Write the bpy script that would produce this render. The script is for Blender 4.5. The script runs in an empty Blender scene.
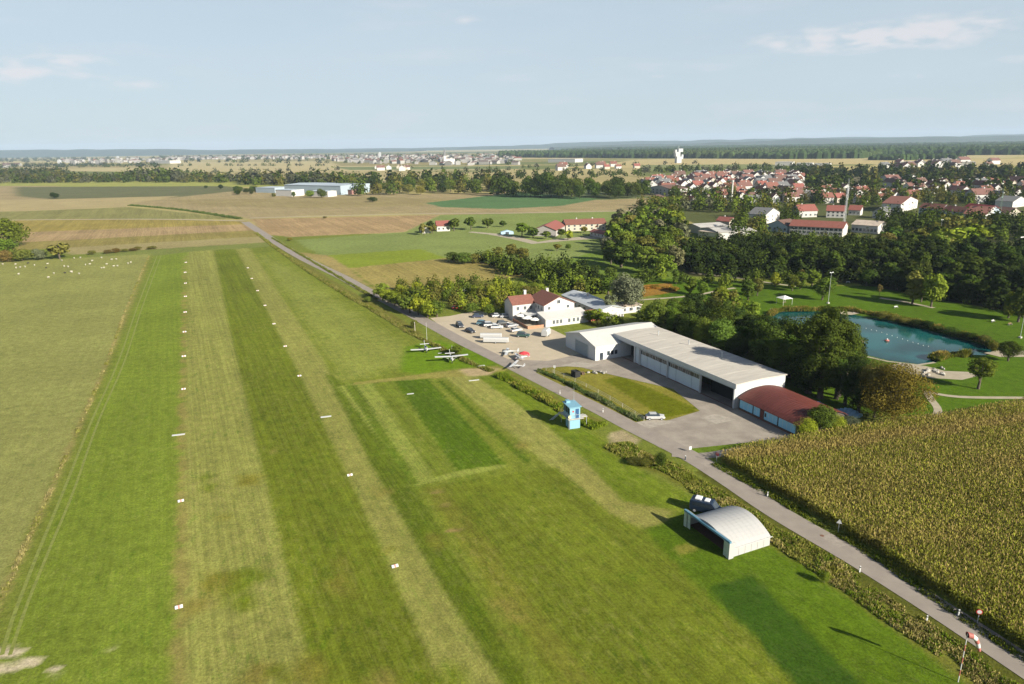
import bpy, math, random
import numpy as np
from mathutils import Matrix, Vector
random.seed(11); rng = np.random.default_rng(11)
S = bpy.context.scene; C = S.collection
R_ = math.radians
# ------------------------------------------------------------------ camera
FPX = 683.0; CAMH = 60.0
pitch = R_(16.01); roll = -R_(0.895)
Fw = np.array([0, math.cos(pitch), -math.sin(pitch)]); r0 = np.array([1., 0, 0]); u0 = np.cross(r0, Fw)
Rt = math.cos(roll)*r0 + math.sin(roll)*u0; Up = -math.sin(roll)*r0 + math.cos(roll)*u0
CP = np.array([0, 0, CAMH])
def G(x, y, z=0.0):
    """ground point seen at a photo position (2 coordinates in metres)"""
    d = Fw + (x-512)/FPX*Rt + (342-y)/FPX*Up
    t = (CAMH-z)/-d[2]
    return (d*t)[:2]
def scr(x, y, z=0.0):
    v = np.array([x, y, z]) - CP; a = v@Fw
    return 512+FPX*(v@Rt)/a, 342-FPX*(v@Up)/a
cam = bpy.data.cameras.new('camera'); co = bpy.data.objects.new('camera', cam); C.objects.link(co)
M = Matrix(((Rt[0], Up[0], -Fw[0], 0), (Rt[1], Up[1], -Fw[1], 0), (Rt[2], Up[2], -Fw[2], CAMH), (0, 0, 0, 1)))
co.matrix_world = M; cam.sensor_width = 36; cam.lens = FPX/1024*36; cam.clip_start = 1; cam.clip_end = 90000
S.camera = co
S.view_settings.view_transform = 'Standard'; S.view_settings.look = 'None'; S.view_settings.gamma = 1
EXPO = 1.1
S.view_settings.exposure = EXPO
S.render.engine = 'CYCLES'
S.cycles.max_bounces = 6; S.cycles.diffuse_bounces = 2; S.cycles.glossy_bounces = 2; S.cycles.transmission_bounces = 3
S.cycles.volume_bounces = 0; S.cycles.transparent_max_bounces = 8
S.cycles.use_denoising = True
# ------------------------------------------------------------------ light
SUN_AZ, SUN_EL = R_(132), R_(25.5)      # azimuth from +Y clockwise
sun = bpy.data.lights.new('sun', 'SUN'); sun.energy = 5.0; sun.angle = R_(0.5); sun.color = (1, .93, .80)
so = bpy.data.objects.new('sun', sun); C.objects.link(so)
sd = Vector((math.sin(SUN_AZ)*math.cos(SUN_EL), math.cos(SUN_AZ)*math.cos(SUN_EL), math.sin(SUN_EL)))
so.rotation_euler = sd.to_track_quat('Z', 'Y').to_euler()
W = bpy.data.worlds.new('World'); S.world = W; W.use_nodes = True
nt = W.node_tree; nt.nodes.clear()
def N(t, ty, **k):
    n = t.nodes.new(ty)
    for a, b in k.items(): setattr(n, a, b)
    return n
wo = N(nt, 'ShaderNodeOutputWorld'); bg = N(nt, 'ShaderNodeBackground'); bg.inputs[1].default_value = 0.05
sky = N(nt, 'ShaderNodeTexSky', sky_type='NISHITA', sun_disc=False, sun_elevation=SUN_EL, sun_rotation=SUN_AZ, altitude=500, air_density=1.0, dust_density=1.2, ozone_density=2.0)
tc = N(nt, 'ShaderNodeTexCoord'); mp = N(nt, 'ShaderNodeMapping'); mp.inputs['Scale'].default_value = (2.6, 2.6, 15)
cn = N(nt, 'ShaderNodeTexNoise'); cn.inputs['Scale'].default_value = 1.6; cn.inputs['Detail'].default_value = 9; cn.inputs['Roughness'].default_value = .58
cr = N(nt, 'ShaderNodeValToRGB'); cr.color_ramp.elements[0].position = .53; cr.color_ramp.elements[1].position = .72
cr.color_ramp.elements[1].color = (.8, .8, .8, 1)
veil = N(nt, 'ShaderNodeTexNoise'); veil.inputs['Scale'].default_value = .7; veil.inputs['Detail'].default_value = 4
vr = N(nt, 'ShaderNodeMapRange'); vr.inputs[1].default_value = .3; vr.inputs[2].default_value = .75; vr.inputs[3].default_value = .72; vr.inputs[4].default_value = .92
mv = N(nt, 'ShaderNodeMix', data_type='RGBA'); mv.inputs[7].default_value = (5.6, 6.6, 7.35, 1)
mc = N(nt, 'ShaderNodeMix', data_type='RGBA'); mc.inputs[7].default_value = (8.2, 7.7, 7.8, 1)
L = nt.links.new
L(tc.outputs['Generated'], mp.inputs[0]); L(mp.outputs[0], cn.inputs[0]); L(mp.outputs[0], veil.inputs[0])
L(cn.outputs[0], cr.inputs[0]); L(veil.outputs[0], vr.inputs[0])
sx_ = N(nt, 'ShaderNodeSeparateXYZ'); zr = N(nt, 'ShaderNodeMapRange', interpolation_type='SMOOTHSTEP'); zr.inputs[1].default_value = .42; zr.inputs[2].default_value = .19; zr.inputs[3].default_value = .05; zr.inputs[4].default_value = 1
zm = N(nt, 'ShaderNodeMath', operation='MULTIPLY'); L(tc.outputs['Generated'], sx_.inputs[0]); L(sx_.outputs[2], zr.inputs[0]); L(zr.outputs[0], zm.inputs[0]); L(vr.outputs[0], zm.inputs[1]); L(zm.outputs[0], mv.inputs[0]); L(sky.outputs[0], mv.inputs[6])
def M2(op, a, b=None, c=None):
    n = N(nt, 'ShaderNodeMath', operation=op)
    for i, s_ in enumerate((a, b, c)):
        if s_ is None: continue
        if isinstance(s_, (int, float)): n.inputs[i].default_value = s_
        else: L(s_, n.inputs[i])
    return n.outputs[0]
azn = M2('ARCTAN2', sx_.outputs[0], sx_.outputs[1]); tot = None
for cx, cy, wx_, wz_, am in [(55,62,.075,.016,.95),(10,75,.03,.012,.7),(135,86,.06,.010,.7),(870,38,.09,.016,1.0),(790,42,.06,.014,.7),(950,30,.10,.02,.8),(1010,60,.05,.01,.5),(470,20,.03,.008,.6),(690,40,.02,.008,.5),(430,80,.05,.008,.45),(660,75,.04,.007,.45),(910,78,.05,.009,.5),(610,45,.03,.008,.4)]:
    d_c = Fw+(cx-512)/FPX*Rt+(342-cy)/FPX*Up; d_c = d_c/np.linalg.norm(d_c); a0 = math.atan2(d_c[0], d_c[1])
    e1 = M2('POWER', M2('ABSOLUTE', M2('DIVIDE', M2('SUBTRACT', azn, a0), wx_)), 2.0); e2 = M2('POWER', M2('ABSOLUTE', M2('DIVIDE', M2('SUBTRACT', sx_.outputs[2], float(d_c[2])), wz_)), 2.0)
    g_ = M2('MULTIPLY', M2('EXPONENT', M2('MULTIPLY', M2('ADD', e1, e2), -1.0)), am); tot = g_ if tot is None else M2('ADD', tot, g_)
n3 = N(nt, 'ShaderNodeTexNoise'); n3.inputs['Scale'].default_value = 30; n3.inputs['Detail'].default_value = 7; m3 = N(nt, 'ShaderNodeMapping'); m3.inputs['Scale'].default_value = (1, 1, 3.2); L(tc.outputs['Generated'], m3.inputs[0]); L(m3.outputs[0], n3.inputs[0])
cl = N(nt, 'ShaderNodeMapRange', interpolation_type='SMOOTHSTEP'); cl.inputs[1].default_value = .22; cl.inputs[2].default_value = 1.25; cl.inputs[4].default_value = .6
L(M2('MULTIPLY', tot, M2('MULTIPLY_ADD', n3.outputs[0], 3.2, -.75)), cl.inputs[0]); cc_ = M2('MAXIMUM', cl.outputs[0], M2('MULTIPLY', cr.outputs[0], .25))
L(mv.outputs[2], mc.inputs[6]); L(cc_, mc.inputs[0]); L(mc.outputs[2], bg.inputs[0]); L(bg.outputs[0], wo.inputs[0])

# ------------------------------------------------------------------ materials
def lin(c):
    c = np.asarray(c, float)/255
    return np.where(c <= .04045, c/12.92, ((c+.055)/1.055)**2.4)
MATS = {}
def mat(name, col, rough=.8, metal=0, noise=.12, scale=2.0, bump=0, spec=.3, stretch=(1, 1, 1)):
    """plain material whose colour drifts a little with a noise in object space (dirt and wear)"""
    if name in MATS: return MATS[name]
    m = bpy.data.materials.new(name); m.use_nodes = True; t = m.node_tree; b = t.nodes['Principled BSDF']
    b.inputs['Roughness'].default_value = rough; b.inputs['Metallic'].default_value = metal; b.inputs['Specular IOR Level'].default_value = spec
    tcx = N(t, 'ShaderNodeTexCoord'); mm = N(t, 'ShaderNodeMapping'); mm.inputs['Scale'].default_value = stretch
    nz = N(t, 'ShaderNodeTexNoise'); nz.inputs['Scale'].default_value = scale; nz.inputs['Detail'].default_value = 6; nz.inputs['Roughness'].default_value = .65
    mr = N(t, 'ShaderNodeMapRange'); mr.inputs[1].default_value = .25; mr.inputs[2].default_value = .75
    mr.inputs[3].default_value = 1-noise*1.5; mr.inputs[4].default_value = 1+noise
    vm = N(t, 'ShaderNodeVectorMath', operation='SCALE'); vm.inputs[0].default_value = tuple(col[:3])
    t.links.new(tcx.outputs['Object'], mm.inputs[0]); t.links.new(mm.outputs[0], nz.inputs[0]); t.links.new(nz.outputs[0], mr.inputs[0])
    t.links.new(mr.outputs[0], vm.inputs['Scale']); t.links.new(vm.outputs[0], b.inputs['Base Color'])
    if bump:
        bp = N(t, 'ShaderNodeBump'); bp.inputs['Strength'].default_value = bump; bp.inputs['Distance'].default_value = .05
        t.links.new(nz.outputs[0], bp.inputs['Height']); t.links.new(bp.outputs[0], b.inputs['Normal'])
    MATS[name] = m; return m
def foliage_mat(name, trans=.22, nscale=.5, vary=.45):
    m = bpy.data.materials.new(name); m.use_nodes = True; t = m.node_tree; t.nodes.clear(); k = t.links.new
    o = N(t, 'ShaderNodeOutputMaterial'); mx = N(t, 'ShaderNodeMixShader'); mx.inputs[0].default_value = trans
    d = N(t, 'ShaderNodeBsdfDiffuse'); tr = N(t, 'ShaderNodeBsdfTranslucent')
    oi = N(t, 'ShaderNodeObjectInfo'); tcx = N(t, 'ShaderNodeTexCoord')
    n1 = N(t, 'ShaderNodeTexNoise'); n1.inputs['Scale'].default_value = nscale; n1.inputs['Detail'].default_value = 5; n1.inputs['Roughness'].default_value = .7
    mr = N(t, 'ShaderNodeMapRange'); mr.inputs[1].default_value = .3; mr.inputs[2].default_value = .7; mr.inputs[3].default_value = 1-vary; mr.inputs[4].default_value = 1+vary
    hs = N(t, 'ShaderNodeHueSaturation')
    rr = N(t, 'ShaderNodeMapRange'); rr.inputs[3].default_value = .488; rr.inputs[4].default_value = .512
    vm = N(t, 'ShaderNodeVectorMath', operation='SCALE')
    k(tcx.outputs['Object'], n1.inputs[0]); k(n1.outputs[0], mr.inputs[0]); k(oi.outputs['Color'], hs.inputs['Color'])
    k(oi.outputs['Random'], rr.inputs[0]); k(rr.outputs[0], hs.inputs['Hue'])
    k(hs.outputs[0], vm.inputs[0]); k(mr.outputs[0], vm.inputs['Scale']); k(vm.outputs[0], d.inputs[0]); k(vm.outputs[0], tr.inputs[0])
    k(d.outputs[0], mx.inputs[1]); k(tr.outputs[0], mx.inputs[2]); k(mx.outputs[0], o.inputs[0])
    MATS[name] = m; return m
LEAF = foliage_mat('leaves', .14, .8, .35)
BARK = mat('bark', (.10, .08, .06), .9, noise=.3)
WHITE = mat('white_paint', (.52, .52, .50), .6, noise=.06, scale=.6)
WHITE_METAL = mat('white_metal', (.64, .65, .66), .35, noise=.05)
PLASTER = mat('plaster', (.47, .455, .43), .85, noise=.07, scale=.5)
CREAM = mat('cream_plaster', (.42, .38, .31), .85, noise=.08, scale=.5)
GLASS = mat('window_glass', (.03, .04, .05), .12, noise=.02, spec=.7)
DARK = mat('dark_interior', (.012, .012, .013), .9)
REDT = mat('red_roof_tiles', (.185, .078, .056), .8, noise=.2, scale=1.5, stretch=(1, 1, 1))
REDT2 = mat('bright_red_tiles', (.23, .080, .062), .8, noise=.18, scale=1.5)
BRNT = mat('brown_roof_tiles', (.13, .075, .058), .8, noise=.22, scale=1.5)
GRYT = mat('grey_roof', (.14, .14, .14), .8, noise=.2, scale=1.0)
RUBBER = mat('rubber', (.02, .02, .02), .8)
STEEL = mat('galvanised_steel', (.45, .47, .48), .45, .3, noise=.1)
CONC = mat('concrete', (.42, .40, .36), .9, noise=.15, scale=1.2, bump=.2)
WOOD = mat('weathered_wood', (.22, .15, .09), .85, noise=.25, scale=3)

# ------------------------------------------------------------------ mesh helpers
def tag(o, label=None, cat=None, group=None, kind=None):
    if label: o['label'] = label
    if cat: o['category'] = cat
    if group: o['group'] = group
    if kind: o['kind'] = kind
    return o
def link(name, me, parent=None, m=None):
    o = bpy.data.objects.new(name, me); C.objects.link(o)
    if m: me.materials.append(m)
    if parent: o.parent = parent
    return o
def empty(name, loc, rz=0, **k):
    o = bpy.data.objects.new(name, None); C.objects.link(o)
    o.location = (loc[0], loc[1], loc[2] if len(loc) > 2 else 0); o.rotation_euler = (0, 0, rz); o.empty_display_size = .5
    return tag(o, **k)
def np_mesh(name, V, F, smooth=False):
    """V (n,3), F (m,k) all faces with k corners"""
    V = np.ascontiguousarray(V, dtype=np.float32); F = np.ascontiguousarray(F, dtype=np.int32)
    me = bpy.data.meshes.new(name); n, k = F.shape
    me.vertices.add(len(V)); me.vertices.foreach_set('co', V.ravel())
    me.loops.add(n*k); me.loops.foreach_set('vertex_index', F.ravel())
    me.polygons.add(n); me.polygons.foreach_set('loop_start', np.arange(n, dtype=np.int32)*k)
    me.update(calc_edges=True); me.validate()
    if smooth: me.polygons.foreach_set('use_smooth', np.ones(len(me.polygons), bool))
    return me
class MB:
    def __init__(s): s.v = []; s.f = []; s.sm = []
    def add(s, vs, fs, sm=False):
        b = len(s.v); s.v += [tuple(map(float, q)) for q in vs]; s.f += [tuple(i+b for i in f) for f in fs]; s.sm += [sm]*len(fs); return s
    def box(s, x0, x1, y0, y1, z0, z1):
        return s.add([(x0,y0,z0),(x1,y0,z0),(x1,y1,z0),(x0,y1,z0),(x0,y0,z1),(x1,y0,z1),(x1,y1,z1),(x0,y1,z1)],
                     [(0,3,2,1),(4,5,6,7),(0,1,5,4),(1,2,6,5),(2,3,7,6),(3,0,4,7)])
    def prism(s, pts, z0, z1):
        n = len(pts)
        return s.add([(p[0],p[1],z0) for p in pts]+[(p[0],p[1],z1) for p in pts],
                     [tuple(range(n))[::-1], tuple(range(n, 2*n))]+[(i,(i+1)%n,n+(i+1)%n,n+i) for i in range(n)])
    def xprism(s, pts, x0, x1):     # pts in (y,z), extruded along x
        n = len(pts)
        return s.add([(x0,p[0],p[1]) for p in pts]+[(x1,p[0],p[1]) for p in pts],
                     [tuple(range(n))[::-1], tuple(range(n, 2*n))]+[(i,(i+1)%n,n+(i+1)%n,n+i) for i in range(n)])
    def yprism(s, pts, y0, y1):     # pts in (x,z), extruded along y
        n = len(pts)
        return s.add([(p[0],y0,p[1]) for p in pts]+[(p[0],y1,p[1]) for p in pts],
                     [tuple(range(n)), tuple(range(n, 2*n))[::-1]]+[(i,n+i,n+(i+1)%n,(i+1)%n) for i in range(n)])
    def tube(s, p0, p1, r0, r1=None, n=8, sm=True):
        r1 = r0 if r1 is None else r1; p0 = Vector(p0); p1 = Vector(p1); d = (p1-p0).normalized()
        a = d.orthogonal().normalized(); b = d.cross(a); vs = []
        for p, r in ((p0, r0), (p1, r1)):
            for i in range(n):
                t = 2*math.pi*i/n; vs.append(p+a*r*math.cos(t)+b*r*math.sin(t))
        s.add(vs, [(i,(i+1)%n,n+(i+1)%n,n+i) for i in range(n)], sm)
        return s.add(vs, [tuple(range(n))[::-1], tuple(range(n, 2*n))])
    def loft(s, rings, sm=True):
        n = len(rings[0]); b = []; vs = [p for r in rings for p in r]; fs = []
        for j in range(len(rings)-1):
            for i in range(n): fs.append((j*n+i, j*n+(i+1)%n, (j+1)*n+(i+1)%n, (j+1)*n+i))
        fs += [tuple(range(n))[::-1], tuple(range((len(rings)-1)*n, len(rings)*n))]
        return s.add(vs, fs, sm)
    def ball(s, c, r, n=8, m=5):
        rx, ry, rz = r if hasattr(r, '__len__') else (r, r, r); rings = []
        for j in range(m+1):
            t = math.pi*(j/m*.96+.02); rings.append([(c[0]+rx*math.sin(t)*math.cos(2*math.pi*i/n), c[1]+ry*math.sin(t)*math.sin(2*math.pi*i/n), c[2]-rz*math.cos(t)) for i in range(n)])
        return s.loft(rings)
    def mesh(s, name, bevel=0):
        me = bpy.data.meshes.new(name); me.from_pydata(s.v, [], s.f); me.update()
        for p, q in zip(me.polygons, s.sm): p.use_smooth = q
        return me
    def build(s, name, m, parent=None, bevel=0, label=None):
        o = link(name, s.mesh(name), parent, m)
        if label: o['label'] = label
        if bevel:
            b = o.modifiers.new('bevel', 'BEVEL'); b.width = bevel; b.segments = 2; b.limit_method = 'ANGLE'
        return o
def copy_tree(o, parent=None):
    c = o.copy(); C.objects.link(c); c.parent = parent
    for ch in [k for k in o.children]: copy_tree(ch, c)
    return c
def vnoise(x, y, scale, seed=0):
    """smooth value noise on arrays, about -1..1"""
    x = np.asarray(x)/scale+1000; y = np.asarray(y)/scale+1000; xi = np.floor(x).astype(np.int64); yi = np.floor(y).astype(np.int64)
    fx = x-xi; fy = y-yi; fx = fx*fx*(3-2*fx); fy = fy*fy*(3-2*fy)
    def h(a, b):
        v = (a*374761393 + b*668265263 + seed*1442695041) & 0xffffffff
        v = ((v ^ (v >> 13))*1274126177) & 0xffffffff
        return ((v ^ (v >> 16)) & 0xffff)/32767.5-1
    return (h(xi, yi)*(1-fx)+h(xi+1, yi)*fx)*(1-fy)+(h(xi, yi+1)*(1-fx)+h(xi+1, yi+1)*fx)*fy
def sdist(px, py, poly):
    """signed distance (negative inside) of points to a polygon"""
    d = np.full(px.shape, 1e18); ins = np.zeros(px.shape, bool); n = len(poly)
    for i in range(n):
        ax, ay = poly[i]; bx, by = poly[(i+1) % n]; ex, ey = bx-ax, by-ay
        t = np.clip(((px-ax)*ex+(py-ay)*ey)/(ex*ex+ey*ey+1e-9), 0, 1)
        d = np.minimum(d, (px-ax-t*ex)**2+(py-ay-t*ey)**2)
        if ay != by: ins ^= ((ay > py) != (by > py)) & (px < ex*(py-ay)/ey+ax)
    d = np.sqrt(d); return np.where(ins, -d, d)
def ribbon(pts, w):
    """polygon of a line of points with a width (metres); w can be a list"""
    p = [np.array(q, float) for q in pts]; ws = w if hasattr(w, '__len__') else [w]*len(p); l = []; r = []
    for i in range(len(p)):
        a = p[max(i-1, 0)]; b = p[min(i+1, len(p)-1)]; t = (b-a)/np.linalg.norm(b-a); nn = np.array([-t[1], t[0]])
        l.append(p[i]+nn*ws[i]/2); r.append(p[i]-nn*ws[i]/2)
    return l + r[::-1]
def gp(pts): return [G(*p) for p in pts]

# ------------------------------------------------------------------ ground sheet
K = .73
def kc(c):
    l = np.asarray(lin(c))*K
    return l*(np.array([1.13, 1.0, .92]) if c[1] > c[0]*.99 else np.array([1.02, .99, .92]))
PAINT = []
def paint(px, col, feather=1.0, jit=.6, streak=0, world=False, col2=None):
    near = max(p[1] for p in px) > 380; PAINT.append((px if world else gp(px), kc(col), feather*(.55 if near else 1), jit*(.6 if near else 1), streak))
def pline(px, w, col, feather=.6, jit=.4): PAINT.append((ribbon(gp(px), w), kc(col), feather, jit, 0))
# far fields
paint([(600,164),(640,159.6),(760,159.6),(870,159.2),(1100,158.6),(1100,162.5),(960,163),(800,165),(760,166.5),(640,168),(560,168)], (188,172,124), 10, 10)
paint([(640,165),(770,164),(790,168),(640,171)], (122,134,86), 8, 8)
paint([(170,162),(330,161),(340,166),(520,166),(520,170),(400,171),(170,172)], (184,172,130), 10, 10)
paint([(500,170),(640,168),(640,176),(500,180)], (176,164,118), 10, 10)
paint([(330,167),(520,166),(520,169),(350,170)], (112,128,84), 8, 8)
paint([(150,173),(360,171),(520,172),(500,180),(300,180),(150,180)], (172,160,116), 10, 10)
paint([(-200,181),(300,180),(300,187),(-200,187)], (148,158,84), 6, 4)
paint([(-200,186),(60,186),(60,200),(-200,207)], (160,146,112), 6, 4)
paint([(15,187),(225,186),(262,190),(230,195),(130,200),(90,203),(15,196)], (100,108,76), 8, 8)  # dark band is a cloud shadow painted into the ground colour
paint([(-200,205),(60,199),(180,196),(130,204),(128,207),(20,212),(-200,216)], (172,158,118), 4, 3)
paint([(128,204),(170,198),(235,191),(420,194),(540,192),(600,200),(648,198),(645,212),(560,213),(440,215),(410,213),(300,216),(250,219)], (160,146,110), 5, 5, .5)
paint([(170,200),(380,197),(470,200),(420,206),(300,208),(200,206)], (150,138,98), 12, 12, .5)
paint([(250,219),(440,215),(405,232),(290,237),(265,234)], (168,144,108), 3, 2, 1)
paint([(505,186),(560,184),(650,190),(650,198),(600,200),(540,194)], (104,120,80), 4, 3)
paint([(425,203),(520,192),(600,199),(560,206),(500,209),(440,207)], (84,120,78), 4, 3)
paint([(295,240),(405,232),(440,215),(645,211),(650,235),(610,262),(520,264),(450,264),(330,262)], (122,142,80), 3, 2)
paint([(318,256),(420,249),(447,258),(350,269)], (122,142,46), 1.5, 1.5)
paint([(298,252),(330,256),(350,269),(375,290),(330,268)], (158,144,92), 1.5, 1.5)
paint([(350,268),(447,258),(500,264),(545,275),(470,282),(380,292)], (152,140,82), 1.5, 1.5, 1)
paint([(-200,216),(30,211),(130,207),(245,219),(75,219),(-200,224)], (136,134,84), 3, 2, 1)
paint([(-200,222),(75,219),(246,220),(249,224),(30,234),(-200,242)], (154,140,76), 3, 2, 1)
paint([(-200,240),(30,232),(250,224),(258,231),(20,245),(-200,256)], (166,144,108), 3, 2, 1)
paint([(-200,252),(70,240),(258,230),(265,236),(80,247),(-200,262)], (142,132,76), 3, 2, 1)
paint([(60,248),(265,236),(272,242),(160,250),(70,255)], (156,146,102), 2, 2)
paint([(90,253),(272,242),(276,247),(150,256),(90,260)], (114,128,66), 2, 2)
# meadow with the sheep
paint([(-400,264),(60,259),(150,254),(146,262),(107,360),(52,480),(4,580),(-60,700),(-900,700)], (134,143,82), 1.5, 1, .25)
# airfield grass
paint([(156,256),(188,252),(182,700),(-60,800),(22,600)], (112,134,46), 1.2, .6, .4)
paint([(188,252),(214,250),(228,320),(257,446),(282,547),(318,700),(179,700)], (133,142,74), 1.2, .5, .8)
paint([(214,250),(236,249),(280,336),(300,375),(361,502),(450,700),(318,700),(282,547),(257,446),(228,320)], (101,117,32), 1.2, .5, .9)
paint([(236,249),(250,248),(324,360),(371,464),(442,587),(514,700),(450,700),(361,502),(300,375),(280,336)], (134,142,74), 1.2, .6, .6)
paint([(250,248),(275,246),(415,340),(500,366),(560,400),(700,520),(790,700),(514,700),(442,587),(371,464),(324,360)], (112,128,44), 1.2, .6, .6)
paint([(262,256),(290,268),(380,330),(425,362),(345,380),(320,345)], (128,142,66), 6, 4, .4)
paint([(324,372),(345,384),(414,486),(540,700),(514,700),(442,587),(371,464)], (90,110,26), 1.5, .8, .8)
paint([(338,386),(418,377),(508,467),(414,486)], (130,146,66), .8, .4, .8)
paint([(345,385),(356,385),(420,484),(408,485)], (92,114,30), .8, .4, .9)
paint([(372,382),(395,381),(456,471),(434,478)], (106,124,40), .8, .4, .8)
paint([(395,381),(428,379),(506,464),(456,471)], (78,106,16), .7, .3, .7)
paint([(437,381),(442,381),(532,462),(526,464)], (78,106,16), .6, .3, .5)
paint([(442,374),(475,376),(560,424),(600,478),(600,502),(546,464)], (140,148,78), 1.5, .6, .7)
paint([(421,488),(556,466),(600,500),(690,560),(830,700),(560,700)], (103,119,34), 1.5, 1, .9)
paint([(424,489),(440,486),(470,520),(530,600),(600,684),(560,684),(480,572)], (110,119,42), 2, 1.5, .8)
paint([(556,466),(563,468),(575,456),(600,478),(624,501),(672,510),(668,524),(640,528),(612,514),(585,492)], (140,145,78), 1.5, .6, .5)
paint([(478,377),(505,371),(560,410),(640,470),(700,500),(672,510),(624,501),(585,460),(540,420)], (104,126,32), 1.2, .6, .7)
paint([(352,385),(352,382.5),(400,377),(462,369),(497,366),(509,370),(470,376),(400,380)], (138,140,74), .8, .4, 0)
paint([(458,369),(480,368),(500,368),(490,375),(468,376)], (182,164,128), 1.5, 1)
paint([(405,347),(440,340),(480,352),(500,365),(455,369),(415,374),(400,372)], (100,134,24), 2, .8)
paint([(608,432),(622,430),(642,440),(625,449),(611,443)], (170,158,124), 1.5, 1)
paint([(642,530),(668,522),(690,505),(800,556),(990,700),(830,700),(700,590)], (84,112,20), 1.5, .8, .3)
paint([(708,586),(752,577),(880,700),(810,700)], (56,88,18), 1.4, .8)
paint([(672,548),(690,543),(697,550),(680,556)], (124,130,54), .6, .4)
# verges
pline([(262,233),(300,262),(345,290),(385,312),(420,336)], 3.2, (110,114,52), 1, .8)
pline([(272,238),(330,272),(380,302)], 2.2, (112,112,56), 1, .6)
pline([(505,376),(545,396),(575,414),(600,424)], 4, (112,116,52), 1, .8)
pline([(616,446),(640,459),(668,469),(694,484),(757,525),(826,567),(884,608),(948,650),(1005,693)], 5.6, (106,114,44), 1, .8)
pline([(540,372),(600,403),(640,424)], 2.0, (110,118,60), .6, .4)
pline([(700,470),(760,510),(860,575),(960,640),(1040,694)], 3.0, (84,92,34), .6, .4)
# apron lawn and field corner
paint([(536,372),(543,368),(575,366),(608,374),(673,389),(700,411),(670,420),(638,424)], (128,130,52), .7, .3, .5)
paint([(604,380),(620,376),(696,408),(694,412),(664,418)], (98,110,14), .6, .3, .3)
paint([(686,449),(788,435),(790,440),(718,452),(695,455)], (98,126,36), .6, .4)
# park
paint([(640,206),(700,196),(800,184),(1100,182),(1100,246),(900,248),(740,240),(690,222)], (84,94,54), 3, 2)
paint([(640,196),(650,180),(700,174),(800,172),(1100,166),(1100,186),(800,190),(700,198)], (112,112,84), 6, 6)
paint([(640,292),(645,276),(700,280),(790,286),(870,286),(960,290),(1060,294),(1300,430),(1060,402),(935,416),(800,410),(770,330),(690,304)], (76,108,16), 1.5, .8)
paint([(600,250),(660,262),(700,280),(645,278),(600,290),(540,270),(560,262)], (104,132,50), 2, 1)
paint([(643,285),(670,283),(676,292),(643,297)], (146,112,50), 1, .8)
paint([(660,262),(700,255),(800,245),(1060,245),(1060,320),(1000,311),(940,300),(900,292),(860,284),(800,280),(690,276)], (54,58,34), 3, 2)  # floor of the dark wood: tree shade painted into the ground
paint([(930,243),(1060,247),(1060,251),(940,250)], (112,118,50), 2, 1)
# runway edge wear and tyre tracks
pline([(185,256),(184,332),(182,435),(179,607),(178,700)], 1.0, (140,134,74), .9, 1.3)
pline([(149,256),(106,365),(51,490),(5,590),(-30,660)], 1.0, (146,138,84), .6, .5)
for i in range(30):          # worn or lush patches with their own outlines
    x = random.uniform(190, 520); y = random.uniform(440, 700); c = G(x, y); a = random.uniform(1, 3.2); b = a*random.uniform(.3, .8)
    th = R_(-25.6)+random.uniform(-.3, .3)
    P = [c+np.array([math.sin(th)*a*math.cos(t)+math.cos(th)*b*math.sin(t), math.cos(th)*a*math.cos(t)-math.sin(th)*b*math.sin(t)]) for t in np.linspace(0, 6.283, 10)[:-1]]
    PAINT.append((P, kc(random.choice([(122,122,58),(116,120,46),(98,116,32),(104,122,32)])), 2.4, 1.6, .6))
for x, y, a in [(5,652,2.2),(26,662,1.4),(3,669,1.5),(57,668,.5),(60,672,.4),(58,676,.45),(112,647,.3),(435,492,1.0),(455,530,1.2),(445,505,.8)]:
    c = G(x, y); P = [c+np.array([a*1.4*math.cos(t), a*.5*math.sin(t)]) for t in np.linspace(0, 6.283, 9)[:-1]]
    PAINT.append((P, kc((208,196,168) if y > 600 else (150,132,84)), .5, .5, 0))
POND = [G(*p) for p in [(768,316),(778,311),(800,311),(838,311),(858,315),(885,319),(905,323),(935,331),(962,338),(985,345),(991,350),(984,354),(972,354),(955,352),(938,356),(934,361),(918,363),(888,359),(868,354),(845,351),(820,347),(790,340),(772,328)]]

def axis(lo, hi, d0, g, start, end):
    a = [lo]
    while a[-1] < hi: a.append(a[-1]+d0)
    d = d0
    while a[-1] < end: d *= g; a.append(a[-1]+d)
    b = []; d = d0; c = lo
    while c > start: d *= g; c -= d; b.append(c)
    return np.array(b[::-1]+a)
xs = axis(-110, 130, .8, 1.014, -16000, 16000)
ys = axis(60, 215, .8, 1.0065, -300, 16500)
ys = np.concatenate([[-16000, -4000, -900], ys])
GX, GY = np.meshgrid(xs, ys); ny, nx = GX.shape
gx = GX.ravel(); gy = GY.ravel()
wx = gx+vnoise(gx, gy, 3.1, 1)*.0; col = np.zeros((gx.size, 4)); 
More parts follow.
